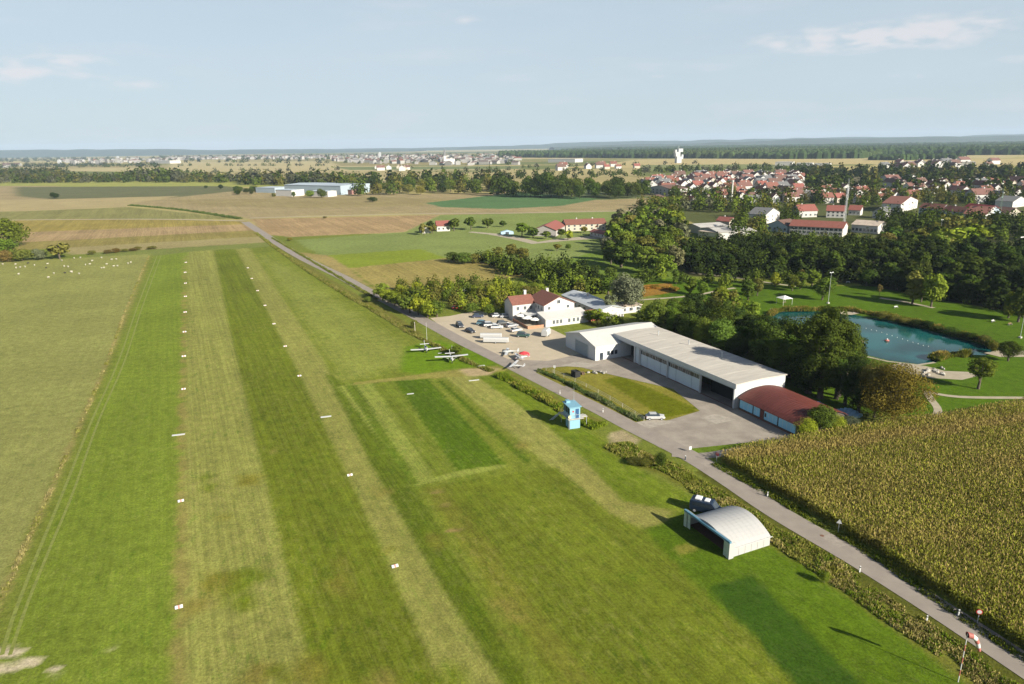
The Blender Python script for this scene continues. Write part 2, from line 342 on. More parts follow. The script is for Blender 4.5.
# far patchwork of fields
pal = np.array([kc(c) for c in [(180,166,122),(166,154,110),(130,134,84),(108,120,68),(172,162,108),(150,140,96),(96,108,66),(184,172,128),(176,164,116)]])
ng = 340; sx = rng.uniform(-9000, 9000, ng); sy = 900*np.exp(rng.uniform(0, 2.9, ng)); pc = rng.integers(0, len(pal), ng)
th = .35; best = np.full(gx.size, 1e18); idx = np.zeros(gx.size, int)
farm = (gy > 500)
fx = gx[farm]; fy = gy[farm]; best = np.full(fx.size, 1e18); idx = np.zeros(fx.size, int)
for i in range(ng):
    a = (fx-sx[i])*.55; b = (fy-sy[i])*1.0
    d = np.maximum(np.abs(a*math.cos(th)-b*math.sin(th)), np.abs(a*math.sin(th)+b*math.cos(th))*2.1)/(1+.0*sy[i])
    mk = d < best; best[mk] = d[mk]; idx[mk] = i
base = kc((112,128,52))
col[:, :3] = base; col[farm, :3] = pal[pc[idx]]
jx = vnoise(gx, gy, 1.7, 3)*.5+vnoise(gx, gy, 4.3, 4)*.5; 
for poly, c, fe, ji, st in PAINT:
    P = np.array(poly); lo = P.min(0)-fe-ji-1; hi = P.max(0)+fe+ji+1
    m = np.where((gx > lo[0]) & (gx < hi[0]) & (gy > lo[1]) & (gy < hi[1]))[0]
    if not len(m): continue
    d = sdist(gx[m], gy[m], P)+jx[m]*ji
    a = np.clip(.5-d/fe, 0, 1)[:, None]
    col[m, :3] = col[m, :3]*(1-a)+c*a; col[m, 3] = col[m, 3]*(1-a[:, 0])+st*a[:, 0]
# pond basin
gz = np.zeros(gx.size); P = np.array(POND); lo = P.min(0)-4; hi = P.max(0)+4
m = np.where((gx > lo[0]) & (gx < hi[0]) & (gy > lo[1]) & (gy < hi[1]))[0]
d = sdist(gx[m], gy[m], P); gz[m] = -np.clip((.9-d)/2.4, 0, 1)*1.7
a = np.clip(.5-d/1.0, 0, 1)[:, None]; col[m, :3] = col[m, :3]*(1-a)+np.array([.06, .055, .035])*a
V = np.stack([gx, gy, gz], 1)
ii = np.arange(ny*nx).reshape(ny, nx); Fq = np.stack([ii[:-1, :-1], ii[:-1, 1:], ii[1:, 1:], ii[1:, :-1]], -1).reshape(-1, 4)
me = np_mesh('ground', V, Fq, True)
at = me.attributes.new('patch', 'FLOAT_COLOR', 'POINT'); at.data.foreach_set('color', col.astype(np.float32).ravel())
def ground_mat():
    m = bpy.data.materials.new('grass_and_fields'); m.use_nodes = True; t = m.node_tree; k = t.links.new; b = t.nodes['Principled BSDF']
    b.inputs['Roughness'].default_value = .95; b.inputs['Specular IOR Level'].default_value = .08
    at = N(t, 'ShaderNodeAttribute', attribute_name='patch'); tcx = N(t, 'ShaderNodeTexCoord')
    def noise(scale, detail=3, rot=None, stretch=None, rough=.6):
        n = N(t, 'ShaderNodeTexNoise'); n.inputs['Scale'].default_value = scale; n.inputs['Detail'].default_value = detail; n.inputs['Roughness'].default_value = rough
        if stretch:
            q = N(t, 'ShaderNodeMapping'); q.inputs['Rotation'].default_value = (0, 0, rot); q.vector_type = 'POINT'; 
            q2 = N(t, 'ShaderNodeMapping'); q2.inputs['Scale'].default_value = stretch
            k(tcx.outputs['Object'], q.inputs[0]); k(q.outputs[0], q2.inputs[0]); k(q2.outputs[0], n.inputs[0])
        else: k(tcx.outputs['Object'], n.inputs[0])
        return n
    def rng_(n, a, b_, c, d):
        r = N(t, 'ShaderNodeMapRange'); r.inputs[1].default_value = a; r.inputs[2].default_value = b_; r.inputs[3].default_value = c; r.inputs[4].default_value = d
        k(n.outputs[0], r.inputs[0]); return r
    def mul(a, b_, op='MULTIPLY'):
        q = N(t, 'ShaderNodeMath', operation=op)
        for i, s in enumerate((a, b_)):
            if isinstance(s, (int, float)): q.inputs[i].default_value = s
            else: k(s, q.inputs[i])
        return q.outputs[0]
    fine = rng_(noise(2.6, 4, rough=.8), .38, .62, .74, 1.26); mid = rng_(noise(.45, 6, rough=.75), .38, .62, .82, 1.18); big = rng_(noise(.03, 4), .38, .62, .92, 1.08)
    v = mul(mul(fine.outputs[0], mid.outputs[0]), big.outputs[0])
    # mowing lanes and tyre lines: thin streaks along the airfield's own direction
    st = noise(1.0, 3, -R_(25.6), (1.35, .016, 1), .8); sr = rng_(st, .41, .59, -.15, .15)
    st2 = noise(1.0, 2, -R_(25.6), (.16, .004, 1), .5); sr2 = rng_(st2, .35, .65, -.10, .10)
    ss = mul(mul(mul(sr.outputs[0], sr2.outputs[0], 'ADD'), at.outputs['Alpha']), 1.0, 'ADD')
    v = mul(v, ss)
    sc = N(t, 'ShaderNodeVectorMath', operation='SCALE'); k(at.outputs['Color'], sc.inputs[0]); k(v, sc.inputs['Scale'])
    # straw flecks and lush tufts, drawn out along the mowing direction
    al = N(t, 'ShaderNodeMapRange'); al.inputs[3].default_value = .35; al.inputs[4].default_value = 1; k(at.outputs['Alpha'], al.inputs[0])
    dry = rng_(noise(1.0, 9, -R_(25.6), (1.1, .38, 1), .78), .50, .60, 0, .9); dry2 = rng_(noise(.075, 4), .38, .62, .12, 1)
    f1 = mul(mul(dry.outputs[0], dry2.outputs[0]), al.outputs[0])
    lush = rng_(noise(1.0, 7, -R_(25.6), (.8, .28, 1), .72), .51, .60, 0, .8); lush2 = rng_(noise(.11, 4), .62, .40, .1, 1)
    f2 = mul(mul(lush.outputs[0], lush2.outputs[0]), al.outputs[0])
    ml = N(t, 'ShaderNodeVectorMath', operation='MULTIPLY_ADD'); ml.inputs[1].default_value = (1.06, .97, 1.0); ml.inputs[2].default_value = (.050, .044, .022)
    k(sc.outputs[0], ml.inputs[0]); md = N(t, 'ShaderNodeVectorMath', operation='MULTIPLY'); md.inputs[1].default_value = (.55, .74, .45); k(sc.outputs[0], md.inputs[0])
    m0 = N(t, 'ShaderNodeMix', data_type='RGBA'); k(f2, m0.inputs[0]); k(sc.outputs[0], m0.inputs[6]); k(md.outputs[0], m0.inputs[7])
    mx = N(t, 'ShaderNodeMix', data_type='RGBA'); k(f1, mx.inputs[0]); k(m0.outputs[2], mx.inputs[6]); k(ml.outputs[0], mx.inputs[7])
    k(mx.outputs[2], b.inputs['Base Color'])
    bp = N(t, 'ShaderNodeBump'); bp.inputs['Strength'].default_value = .5; bp.inputs['Distance'].default_value = .12
    k(mul(fine.outputs[0], mid.outputs[0]), bp.inputs['Height']); k(bp.outputs[0], b.inputs['Normal'])
    return m
tag(link('ground', me, None, ground_mat()), kind='structure')

def sheet(name, poly, m, z, kind='structure', **k):
    """flat sheet lying on the ground"""
    mb = MB(); mb.add([(p[0], p[1], z) for p in poly], [tuple(range(len(poly)))])
    o = mb.build(name, m); 
    if o.data.polygons[0].normal.z < 0: o.data.flip_normals()
    return tag(o, kind=kind, **k)
def strip_sheet(name, pts, w, m, z, kind='structure', **k):
    pg = ribbon(pts, w); n = len(pts); mb = MB(); mb.add([(p[0], p[1], z) for p in pg], [(i, i+1, 2*n-2-i, 2*n-1-i) for i in range(n-1)])
    o = mb.build(name, m)
    if o.data.polygons[0].normal.z < 0: o.data.flip_normals()
    return tag(o, kind=kind, **k)
ASPH = mat('old_asphalt', lin((174,163,150))*.60, .9, noise=.12, scale=.35, bump=.1)
ASPH2 = mat('apron_asphalt', lin((178,167,152))*.60, .9, noise=.2, scale=.25, bump=.1)
LOT = mat('pale_gravel', lin((216,200,172))*.60, .95, noise=.10, scale=.2, bump=.2)
PATH = mat('path_gravel', lin((205,192,165))*.55, .95, noise=.12, scale=.5)
ROADPX = [(245,222),(292,252),(340,276),(364,289),(406,311),(428,323),(463,342),(508,364),(560,390),(600,410),(634,428),(686,454),(724,477),(780,514),(858,559),(937,608),(1024,665),(1110,722)]
def smooth_line(pts, n=4):
    out = []
    for i in range(len(pts)-1):
        p0, p1, p2, p3 = pts[max(i-1, 0)], pts[i], pts[i+1], pts[min(i+2, len(pts)-1)]
        for j in range(n):
            t = j/n; out.append(.5*((2*p1)+(-p0+p2)*t+(2*p0-5*p1+4*p2-p3)*t*t+(-p0+3*p1-3*p2+p3)*t**3))
    return out+[pts[-1]]
ROADW = smooth_line(gp(ROADPX))
sheet('parking_lot', gp([(430,318),(450,316),(475,311),(520,315),(545,326),(566,336),(591,357),(548,362),(520,361),(503,360),(470,342),(446,330)]), LOT, .03)
sheet('apron', gp([(500,359),(548,361),(590,352),(622,352),(680,372),(745,400),(800,437),(688,449),(660,448),(618,424),(638,424),(670,420),(700,411),(673,389),(608,374),(575,366),(543,368),(535,373),(512,368)]), ASPH2, .045)
strip_sheet('road', ROADW, [6.6-1.9*min(i/26, 1) for i in range(len(ROADW))], ASPH, .06)
strip_sheet('field_road', smooth_line(gp([(-60,221),(75,219.5),(160,219.3),(245,221)])), 5, PATH, .06)
strip_sheet('farm_track', smooth_line(gp([(250,218),(410,214),(520,213),(660,210)])), 5, PATH, .05)
strip_sheet('farm_drive', gp([(470,232),(492,234),(515,238),(535,243),(560,240),(600,237)]), [5,7,9,10,12,14], PATH, .05)
strip_sheet('side_lane', smooth_line(gp([(672,454),(700,456),(730,452),(780,442),(800,438)])), 2.6, ASPH2, .05)
strip_sheet('park_path', smooth_line(gp([(905,430),(931,420),(938,410),(930,398),(926,391)])), 1.7, PATH, .04)
strip_sheet('park_path', smooth_line(gp([(926,392),(960,397),(1024,398),(1100,399)])), 1.6, PATH, .05)
strip_sheet('park_path', smooth_line(gp([(640,300),(690,296),(722,290),(735,288)])), 2, PATH, .05)
strip_sheet('park_path', smooth_line(gp([(690,273),(730,277),(770,283),(800,287)])), 2, PATH, .05)
strip_sheet('park_path', smooth_line(gp([(880,298),(905,302),(934,308)])), 2, PATH, .05)
strip_sheet('park_road', smooth_line(gp([(945,247),(975,246),(1010,246),(1060,248)])), 4, ASPH, .05)
for pts, wd in (([(157,256),(138,305),(119,360),(92,420),(64,490),(40,548),(14,615),(2,655)], .5), ([(161,256),(143,305),(125,360),(99,420),(74,490),(50,548),(27,605),(10,655)], .45)):
    strip_sheet('tyre_track', smooth_line(gp(pts)), wd, mat('worn_grass', lin((134,142,64))*K, .95, noise=.3, scale=1.5), .03)
for pp, cc in (([(748,490),(758,496),(770,494),(760,488)], .9), ([(820,537),(838,548),(848,545),(831,534)], 1.12), ([(700,463),(708,468),(716,465),(708,460)], 1.1), ([(560,388),(568,392),(574,390),(566,386)], .88)):
    sheet('road_patch', gp(pp), mat('patch_asphalt_%d' % int(cc*100), lin((174,163,150))*.60*cc, .9, noise=.15, scale=1.5), .066)
for pp in ([(628,424),(650,428),(676,422),(654,419)], [(700,418),(716,424),(736,420),(716,414)], [(560,366),(590,368),(600,364),(575,362)]):
    sheet('apron_patch', gp(pp), mat('pale_patch', lin((192,182,166))*.62, .9, noise=.2, scale=.8), .051)
c = G(822, 536); q = MB().tube((c[0], c[1], .067), (c[0], c[1], .075), .32, n=14); tag(q.build('manhole_cover', mat('rusty_iron', (.16, .08, .05), .8)), 'round rusty manhole cover in the road beside the maize', 'manhole cover')
sheet('gravel_beach', gp([(888,366),(902,363),(925,366),(945,371),(968,372),(978,376),(962,380),(930,378),(900,373)]), PATH, .04)
sheet('gravel_beach', gp([(984,353),(1000,350),(1030,351),(1030,357),(1000,357)]), PATH, .04)
sheet('gravel_beach', gp([(770,309),(800,307),(803,310),(775,312.5)]), PATH, .04)
sheet('gravel_beach', gp([(838,311),(846,308),(856,309),(862,313),(852,315),(842,314.5)]), PATH, .04)
# shore rim on the near side
strip_sheet('shore_rim', [G(*p) for p in [(790,342),(820,349),(845,353),(868,357),(888,361.5),(918,365),(935,362.5)]], 1.0, PATH, .045)
def water_mat():
    m = bpy.data.materials.new('pond_water'); m.use_nodes = True; t = m.node_tree; b = t.nodes['Principled BSDF']; k = t.links.new
    b.inputs['Roughness'].default_value = .06; b.inputs['IOR'].default_value = 1.33; b.inputs['Specular IOR Level'].default_value = .28
    tcx = N(t, 'ShaderNodeTexCoord'); n = N(t, 'ShaderNodeTexNoise'); n.inputs['Scale'].default_value = .06; n.inputs['Detail'].default_value = 3; k(tcx.outputs['Object'], n.inputs[0])
    r = N(t, 'ShaderNodeValToRGB'); r.color_ramp.elements[0].position = .38; r.color_ramp.elements[0].color = (.003, .036, .034, 1); r.color_ramp.elements[1].position = .62; r.color_ramp.elements[1].color = (.010, .085, .082, 1)
    k(n.outputs[0], r.inputs[0]); k(r.outputs[0], b.inputs['Base Color'])
    n2 = N(t, 'ShaderNodeTexNoise'); n2.inputs['Scale'].default_value = 1.6; n2.inputs['Detail'].default_value = 4; k(tcx.outputs['Object'], n2.inputs[0])
    bp = N(t, 'ShaderNodeBump'); bp.inputs['Strength'].default_value = .12; bp.inputs['Distance'].default_value = .05; k(n2.outputs[0], bp.inputs['Height']); k(bp.outputs[0], b.inputs['Normal'])
    return m
cP = np.mean(POND, 0)
sheet('water', [cP+(p-cP)*1.03 for p in POND], water_mat(), -.35)

# far hills: low wooded ridges
def ridge(name, y0, x0, x1, dep, hfun, seed):
    nx_, ny_ = 260, 9; X = np.linspace(x0, x1, nx_); V = []; 
    for j in range(ny_):
        t = j/(ny_-1); prof = math.sin(math.pi*t)**.8 if 0 < t < 1 else 0
        yy = y0+dep*t+vnoise(X, X*0+j, 700, seed)*dep*.05
        zz = prof*hfun(X)*(1+.18*vnoise(X, X*0+j*9, 1500, seed+1)+.10*vnoise(X, X*0+j*5, 330, seed+2))-(2 if prof == 0 else 0)
        V.append(np.stack([X, yy, zz], 1))
    V = np.concatenate(V); i = np.arange(nx_*ny_).reshape(ny_, nx_); F_ = np.stack([i[:-1, :-1], i[:-1, 1:], i[1:, 1:], i[1:, :-1]], -1).reshape(-1, 4)
    o = link(name, np_mesh(name, V, F_, True), None, mat('wooded_hills', (.035, .055, .03), 1, noise=.35, scale=.004)); tag(o, kind='structure'); return o
def bump_(X, c, w): return np.exp(-((X-c)/w)**2)
ridge('hills', 11200, -12500, -1500, 1800, lambda X: 10+118*np.clip(bump_(X, -8200, 3600)+.25*bump_(X, -3600, 1300), 0, 1.1), 5)
ridge('hills', 13600, -9000, 15000, 1900, lambda X: 60+78*np.clip((X+1500)/6000, 0, 1), 15)
ridge('hills', 9200, 600, 13500, 1500, lambda X: 40+52*np.clip((X-600)/3500, 0, 1), 25)

# air: haze box round everything
hm = bpy.data.materials.new('haze_air'); hm.use_nodes = True; t = hm.node_tree; t.nodes.clear()
ho = N(t, 'ShaderNodeOutputMaterial'); pv = N(t, 'ShaderNodeVolumePrincipled'); pv.inputs['Density'].default_value = 4.8e-5; pv.inputs['Color'].default_value = (.64, .81, 1, 1); pv.inputs['Anisotropy'].default_value = 0.0
t.links.new(pv.outputs[0], ho.inputs['Volume'])
hz = MB().box(-16900, 16900, -16900, 17300, -3.5, 262).build('haze', hm); tag(hz, 'pale blue haze in the air over the plain', 'haze', kind='stuff')
hm.cycles.homogeneous_volume = True

# ------------------------------------------------------------------ trees
def leaf_mesh(name, centers, radii, n, size, seed, flat=.8):
    """many small leaf-clump faces round a set of clump centres"""
    r = np.random.default_rng(seed); c = np.array(centers); rad = np.array(radii)
    w = rad**2/np.sum(rad**2); k = r.choice(len(c), n, p=w)
    d = r.normal(size=(n, 3)); d[:, 2] = d[:, 2]*.9+.25; d /= np.linalg.norm(d, axis=1)[:, None]
    p = c[k]+d*rad[k][:, None]*(r.uniform(.55, 1.08, n)**.6)[:, None]*np.array([1, 1, flat])
    nn = d+r.normal(size=(n, 3))*.33; nn /= np.linalg.norm(nn, axis=1)[:, None]
    a = np.cross(nn, r.normal(size=(n, 3))); a /= np.linalg.norm(a, axis=1)[:, None]; b = np.cross(nn, a)
    s = size*r.uniform(.6, 1.35, n)[:, None]; e = r.uniform(.5, 1, n)[:, None]
    V = np.stack([p-a*s, p-b*s*e*.8, p+a*s, p+b*s*e], 1).reshape(-1, 3)
    return np_mesh(name, V, np.arange(n*4).reshape(n, 4))
def tree_template(kind, lod, seed):
    """unit: 10 m tall tree -> (crown mesh, trunk mesh)"""
    r = random.Random(seed); cs = []; rs = []
    nc = {-1: 95, 0: 60, 1: 34, 2: 16}[lod]; nl = {-1: 26000, 0: 8000, 1: 2300, 2: 420}[lod]; sz = {-1: .085, 0: .155, 1: .30, 2: .72}[lod]
    if kind == 'round': z0, zc, zr, rr, cr = 1.0, 5.35, 4.1, 3.3, 1.3
    elif kind == 'bush': z0, zc, zr, rr, cr = .2, 4.6, 4.4, 4.6, 1.9
    elif kind == 'tall': z0, zc, zr, rr, cr = .6, 5.2, 4.5, 2.1, 1.0
    elif kind == 'poplar': z0, zc, zr, rr, cr = .8, 5.3, 4.5, 1.15, .75
    elif kind == 'willow': z0, zc, zr, rr, cr = 1.2, 5.4, 3.9, 2.9, 1.0
    elif kind == 'conifer': z0, zc, zr, rr, cr = .6, 5, 4.6, 2.2, .8
    elif kind == 'loose': z0, zc, zr, rr, cr = 2.4, 6.0, 3.3, 2.9, .85; nl = int(nl*.6)
    if lod == -1: cr *= .68
    lop = [r.uniform(.75, 1.2) for _ in range(7)]
    for i in range(nc):
        t = r.uniform(0, 2*math.pi); u = r.uniform(-1, 1)
        q = (r.uniform(.25, 1))**.45
        if kind == 'conifer':
            h = r.uniform(0, 1)**1.2; z = .9+h*8.6; R = (1-h)*rr*r.uniform(.4, 1)+.1; cs.append((R*math.cos(t), R*math.sin(t), z)); rs.append(cr*(1.15-h*.75)); continue
        ph = math.sqrt(1-u*u)*q*(lop[int((t/6.2832*7)) % 7]); z = zc+u*q*(zr-cr*.7)
        R = (rr-cr*.6)*ph
        if kind == 'bush': R *= 1-.25*max(0, (z-5)/4)
        cs.append((R*math.cos(t), R*math.sin(t), max(z, z0+cr*.5))); rs.append(cr*r.uniform(.6, 1.25))
    crown = leaf_mesh(f'{kind}_crown', cs, rs, nl, sz, seed, 1.35 if kind == 'willow' else .85)
    t = MB(); n = 8 if lod <= 0 else 5; b = .30 if kind not in ('bush',) else .18
    lean = [(0, 0, -.3), (r.uniform(-.1, .1), r.uniform(-.1, .1), 2.2), (r.uniform(-.3, .3), r.uniform(-.3, .3), 5.2), (r.uniform(-.3, .3), r.uniform(-.3, .3), 7.8)]
    for i in range(3): t.tube(lean[i], lean[i+1], b*(1-.28*i), b*(1-.28*(i+1)), n)
    for i in range({-1: 12, 0: 9, 1: 5, 2: 2}[lod]):
        c = cs[r.randrange(len(cs))]; j = r.choice([1, 2]); st = Vector(lean[j])*.9; t.tube(st, Vector(c), b*.35, .04, 4 if lod else 5)
    return crown, t.mesh(f'{kind}_trunk')
TT = {}
def template(kind, lod, var):
    k = (kind, lod, var)
    if k not in TT:
        a, b = tree_template(kind, lod, hash((kind == 'round', lod, var)) % 1000+len(kind)*7+var*31+lod*3)
        a.materials.append(LEAF); b.materials.append(BARK); TT[k] = (a, b)
    return TT[k]
FOL = dict(dark=(.031, .046, .010), deep=(.058, .084, .013), mid=(.095, .130, .018), fresh=(.135, .180, .020), yellow=(.205, .235, .022), olive=(.135, .130, .028), willow=(.135, .155, .080), rust=(.145, .105, .03), red=(.15, .045, .02), grey=(.12, .125, .065))
NTREE = [0]
QUEUE = []
def tree(*a, mass=True, **k):
    if mass and k.get('group'): QUEUE.append((a, k)); return None
    return plant_tree(*a, **k)
def plant_tree(x, y, h, w, kind, colr, name=None, label=None, cat='tree', group=None, lod=None):
    """one tree as its own thing: trunk and crown"""
    if lod is None:
        d = math.hypot(x, y); lod = 0 if d < 185 else 1 if d < 420 else 2
    cm, tm = template(kind, lod, random.randrange(4 if lod else 5))
    base = {'bush': 9.0, 'round': 6.6, 'tall': 4.4, 'poplar': 2.6, 'willow': 6.2, 'conifer': 4.4, 'loose': 6.0}[kind]
    nm = name or {'bush': 'shrub', 'poplar': 'poplar_tree', 'willow': 'willow_tree', 'conifer': 'conifer_tree'}.get(kind, 'broadleaf_tree')
    t = empty(nm, (x, y), random.uniform(0, 6.28), label=label, cat=cat, group=group)
    s = h/10; sw = w/base; t.scale = (sw, sw, s)
    tr = link('trunk', tm, t); cr = link('crown', cm, t)
    c = np.array(FOL[colr] if isinstance(colr, str) else colr); f = random.uniform(.82, 1.2); c = c*f*np.array([random.uniform(.9, 1.1), 1, random.uniform(.85, 1.15)])
    cr.color = (*c, 1); NTREE[0] += 1
    return t
def scatter(poly, spacing, tries=4000, avoid=()):
    P = np.array(poly); lo = P.min(0); hi = P.max(0); out = []
    cand = rng.uniform(lo, hi, (tries, 2)); d = sdist(cand[:, 0], cand[:, 1], P); cand = cand[d < 0]
    for c in cand:
        if all((c[0]-o[0])**2+(c[1]-o[1])**2 > spacing**2 for o in out) and all((c[0]-a[0])**2+(c[1]-a[1])**2 > a[2]**2 for a in avoid): out.append(c)
    return out
ORD = ['leftmost', 'second from the left', 'third from the left', 'fourth from the left', 'fifth from the left', 'sixth from the left', 'seventh from the left', 'eighth from the left', 'ninth from the left', 'tenth from the left', 'eleventh from the left', 'twelfth from the left']
def belt(poly_px, spacing, h, wr, kinds, cols, label, group, world=False, avoid=(), cat='tree', lod=None):
    pts = scatter(poly_px if world else gp(poly_px), spacing, avoid=avoid)
    for c in pts:
        hh = random.uniform(*h); k = random.choice(kinds); tree(c[0], c[1], hh, hh*random.uniform(*wr), k, random.choice(cols), label=label, group=group, cat=cat, lod=lod)
    return len(pts)
A0 = np.array([30.7, 195.0]); UU = np.array([.4226, -.9063]); VV = np.array([.9063, .4226]); TH = -R_(65)
def loc(s, d): return A0+UU*s+VV*d
def one(px, py, h, w, kind, colr, label, **k):
    c = G(px, py); return tree(c[0], c[1], h, w, kind, colr, label=label, mass=False, **k)

# single trees that stand out
one(892, 424, 15.8, 17.5, 'bush', (.135, .105, .020), 'big broad tree turning orange brown at the corner of the maize field', lod=-1)
one(874, 417, 15.0, 12, 'bush', 'olive', 'olive green tree half hidden behind the big orange brown tree', lod=-1)
one(820, 398, 25, 12, 'tall', 'deep', 'tallest dark green tree standing between the red roofed hall and the pond', lod=-1)
one(838, 396, 21, 11, 'tall', 'deep', 'tall dark tree just right of the tallest one beside the pond', lod=-1)
one(845, 405, 13.5, 10, 'round', 'dark', 'dark leafy tree in front of the two tallest trees by the pond', lod=-1)
one(806, 393, 16, 9, 'round', 'mid', 'green tree left of the tallest dark one by the pond', lod=-1)
one(858, 413, 10, 10, 'round', 'dark', 'low dark tree in the shade left of the orange brown tree', lod=-1)
one(978, 389, 9, 7.6, 'loose', 'mid', 'loose young tree with a bare trunk on the park lawn by the curved path', lod=0)
one(1008, 361, 6.4, 6.2, 'round', 'deep', 'round dark tree on the lawn right of the pond', lod=0)
one(995, 352, 3.4, 3.4, 'bush', 'olive', 'olive bush at the right tip of the pond', cat='shrub')
one(805, 438, 5.2, 4.8, 'bush', 'yellow', 'bright yellow green bush at the end of the red roofed hall', cat='shrub', lod=0)
one(820, 434, 7.4, 6, 'round', 'mid', 'dark green tree between two yellow green bushes beside the red roofed hall', lod=0)
one(834, 432, 4.6, 4.8, 'bush', 'yellow', 'yellow green bush right of the dark tree at the maize field edge', cat='shrub', lod=0)
one(848, 429, 3.6, 4.0, 'bush', 'grey', 'greyish bush beside the blue tarpaulin at the maize field edge', cat='shrub', lod=0)
one(660, 468, 3.8, 2.6, 'bush', 'deep', 'small dark green bushy tree on the road verge above the blue van', cat='shrub', lod=0)
one(646, 466, 2.2, 3.4, 'bush', 'olive', 'rounded olive bush left of the dark verge bush', cat='shrub', lod=0)
one(634, 464, 1.7, 3.0, 'bush', 'olive', 'low straw coloured bush at the tip of the road verge', cat='shrub', lod=0)
one(824, 583, 2.3, 1.6, 'bush', 'fresh', 'small green bush on the verge right of the arched hangar', cat='shrub', lod=0)
one(457, 355, 3.6, 4.8, 'bush', 'mid', 'green bush on the verge beside the parked aeroplanes', cat='shrub', lod=1)
one(414, 328, 3.4, 3.2, 'bush', 'olive', 'olive bush at the roadside before the car park bend', cat='shrub', lod=1)
one(368, 302, 2.6, 4, 'bush', 'mid', 'low green bush on the airfield side of the road', cat='shrub', lod=1)
one(290, 241, 2.8, 3.8, 'bush', 'olive', 'small round bush beside the long straight road', cat='shrub', lod=1)
one(626, 312, 16, 14, 'willow', 'willow', 'tall silvery green willow behind the restaurant', lod=0)
one(612, 316, 9, 7, 'willow', 'willow', 'smaller silvery tree left of the tall willow', lod=1)
one(656, 268, 13, 14, 'round', 'olive', 'round olive coloured tree standing out before the dark wood', lod=1)
one(652, 258, 14, 14, 'round', 'olive', 'olive tree just behind the round olive coloured one', lod=1)
one(684, 250, 8, 4, 'round', 'red', 'small reddish tree below the grey sheds', lod=1)
one(642, 208, 9, 5.5, 'round', 'deep', 'lone dark round tree at the edge of the brown field')
one(683, 318, 7.0, 5.5, 'round', 'fresh', 'bright green round tree standing alone behind the long hangar', lod=0)
for x, y, h, w, kk, cc, lb in [
    (424,235,9,7,'round','olive','yellowish round tree left of the small red roofed farmhouse'), (431,229,7,6,'round','dark','dark tree behind the white shed of the small farm'),
    (432.5,233.5,8,7,'round','olive','yellowish tree right in front of the small red roofed farmhouse'), (454,231,12,10,'round','deep','dark round tree at the right end of the small farmhouse'),
    (471,230,11,9,'round','deep','dark round tree between the small farm and the lone field tree'), (488,228,9.5,9.5,'round','deep','dark round tree alone on the green field by the gravel drive'),
    (503,227,5.5,6,'round','deep','small dark tree at the far edge of the green paddock'),
    (522,237,11,11,'round','mid','left tree of the pair before the long red barn'), (533,238,9.5,10,'round','deep','right darker tree of the pair before the long red barn'),
    (546,239,6,7,'round','mid','low tree between the barn and its courtyard'), (561,238,7,7,'round','deep','dark tree on the left of the riding yard'),
    (568,240,7,7,'round','yellow','yellow green tree on the left of the riding yard'), (584,233,6,6,'round','olive','small olive tree in front of the cream farmhouse'),
    (597,230,5,5,'round','red','small dark reddish tree in front of the cream farmhouse'), (557,251,5,6,'loose','olive','thin olive tree on the paddock lawn'),
    (568,250,4,4,'round','mid','small tree on the paddock below the riding yard'),
    (60,259,12,12,'round','olive','round olive tree standing out between sheep meadow and tan field')]:
    one(x, y, h, w, kk, cc, lb)
# left edge group
for x, y, h, w, cc, lb in [(3,258,14,18,'mid','huge rounded green tree at the left edge behind the bushes'),(14,247,23,21,'mid','tallest broad green tree in the group at the left edge'),(-12,250,25,26,'mid','broad green tree cut off by the left edge'),
    (8,262,8,11,'rust','bushy reddish brown tree at the left end of the sheep meadow'),(23,261,8,13,'olive','yellowish bushy tree beside the sheep meadow'),(40,260,8,9,'grey','greyish bushy tree left of the round olive tree')]:
    one(x, y, h, w, 'bush', cc, lb, lod=1)
for i, (x, w) in enumerate([(92,5),(108,5),(117,6),(125,5),(133,6.5),(138,5),(152,6)]):
    one(x, 254.5-.9*i, random.uniform(2.2, 3.4), w, 'bush', 'rust' if i in (1,2,4) else 'olive', f'low scrub bush at the far end of the sheep meadow, {ORD[i]}', cat='shrub', group='scrub bushes on the far meadow edge', lod=1)
# trees behind the long hangar
DK = ['deep', 'dark', 'mid', 'dark', 'deep']
pts = scatter([loc(-12, 22), loc(54, 21), loc(58, 26), loc(50, 40), loc(20, 46), loc(-20, 44)], 5.4)
for c in pts:
    s_ = (c-A0)@UU; hh = random.uniform(9.5, 13) if s_ < 20 else random.uniform(10.5, 15) if s_ < 36 else random.uniform(12, 17)
    tree(c[0], c[1], hh, hh*random.uniform(.55, .8), random.choice(['round', 'tall', 'tall', 'round']), random.choice(DK), label='tall green tree in the dense wood between long hangar and pond', group='trees of the wood behind the long hangar', lod=0)
belt([(640,322),(668,318),(700,310),(735,306),(760,318),(735,330),(690,330)], 6.5, (5, 8), (.6, .8), ['round','tall','loose'], ['mid','olive','fresh','deep'], 'mid sized lighter tree between the long hangar and the park lawn', 'trees between hangar and park lawn', lod=1)
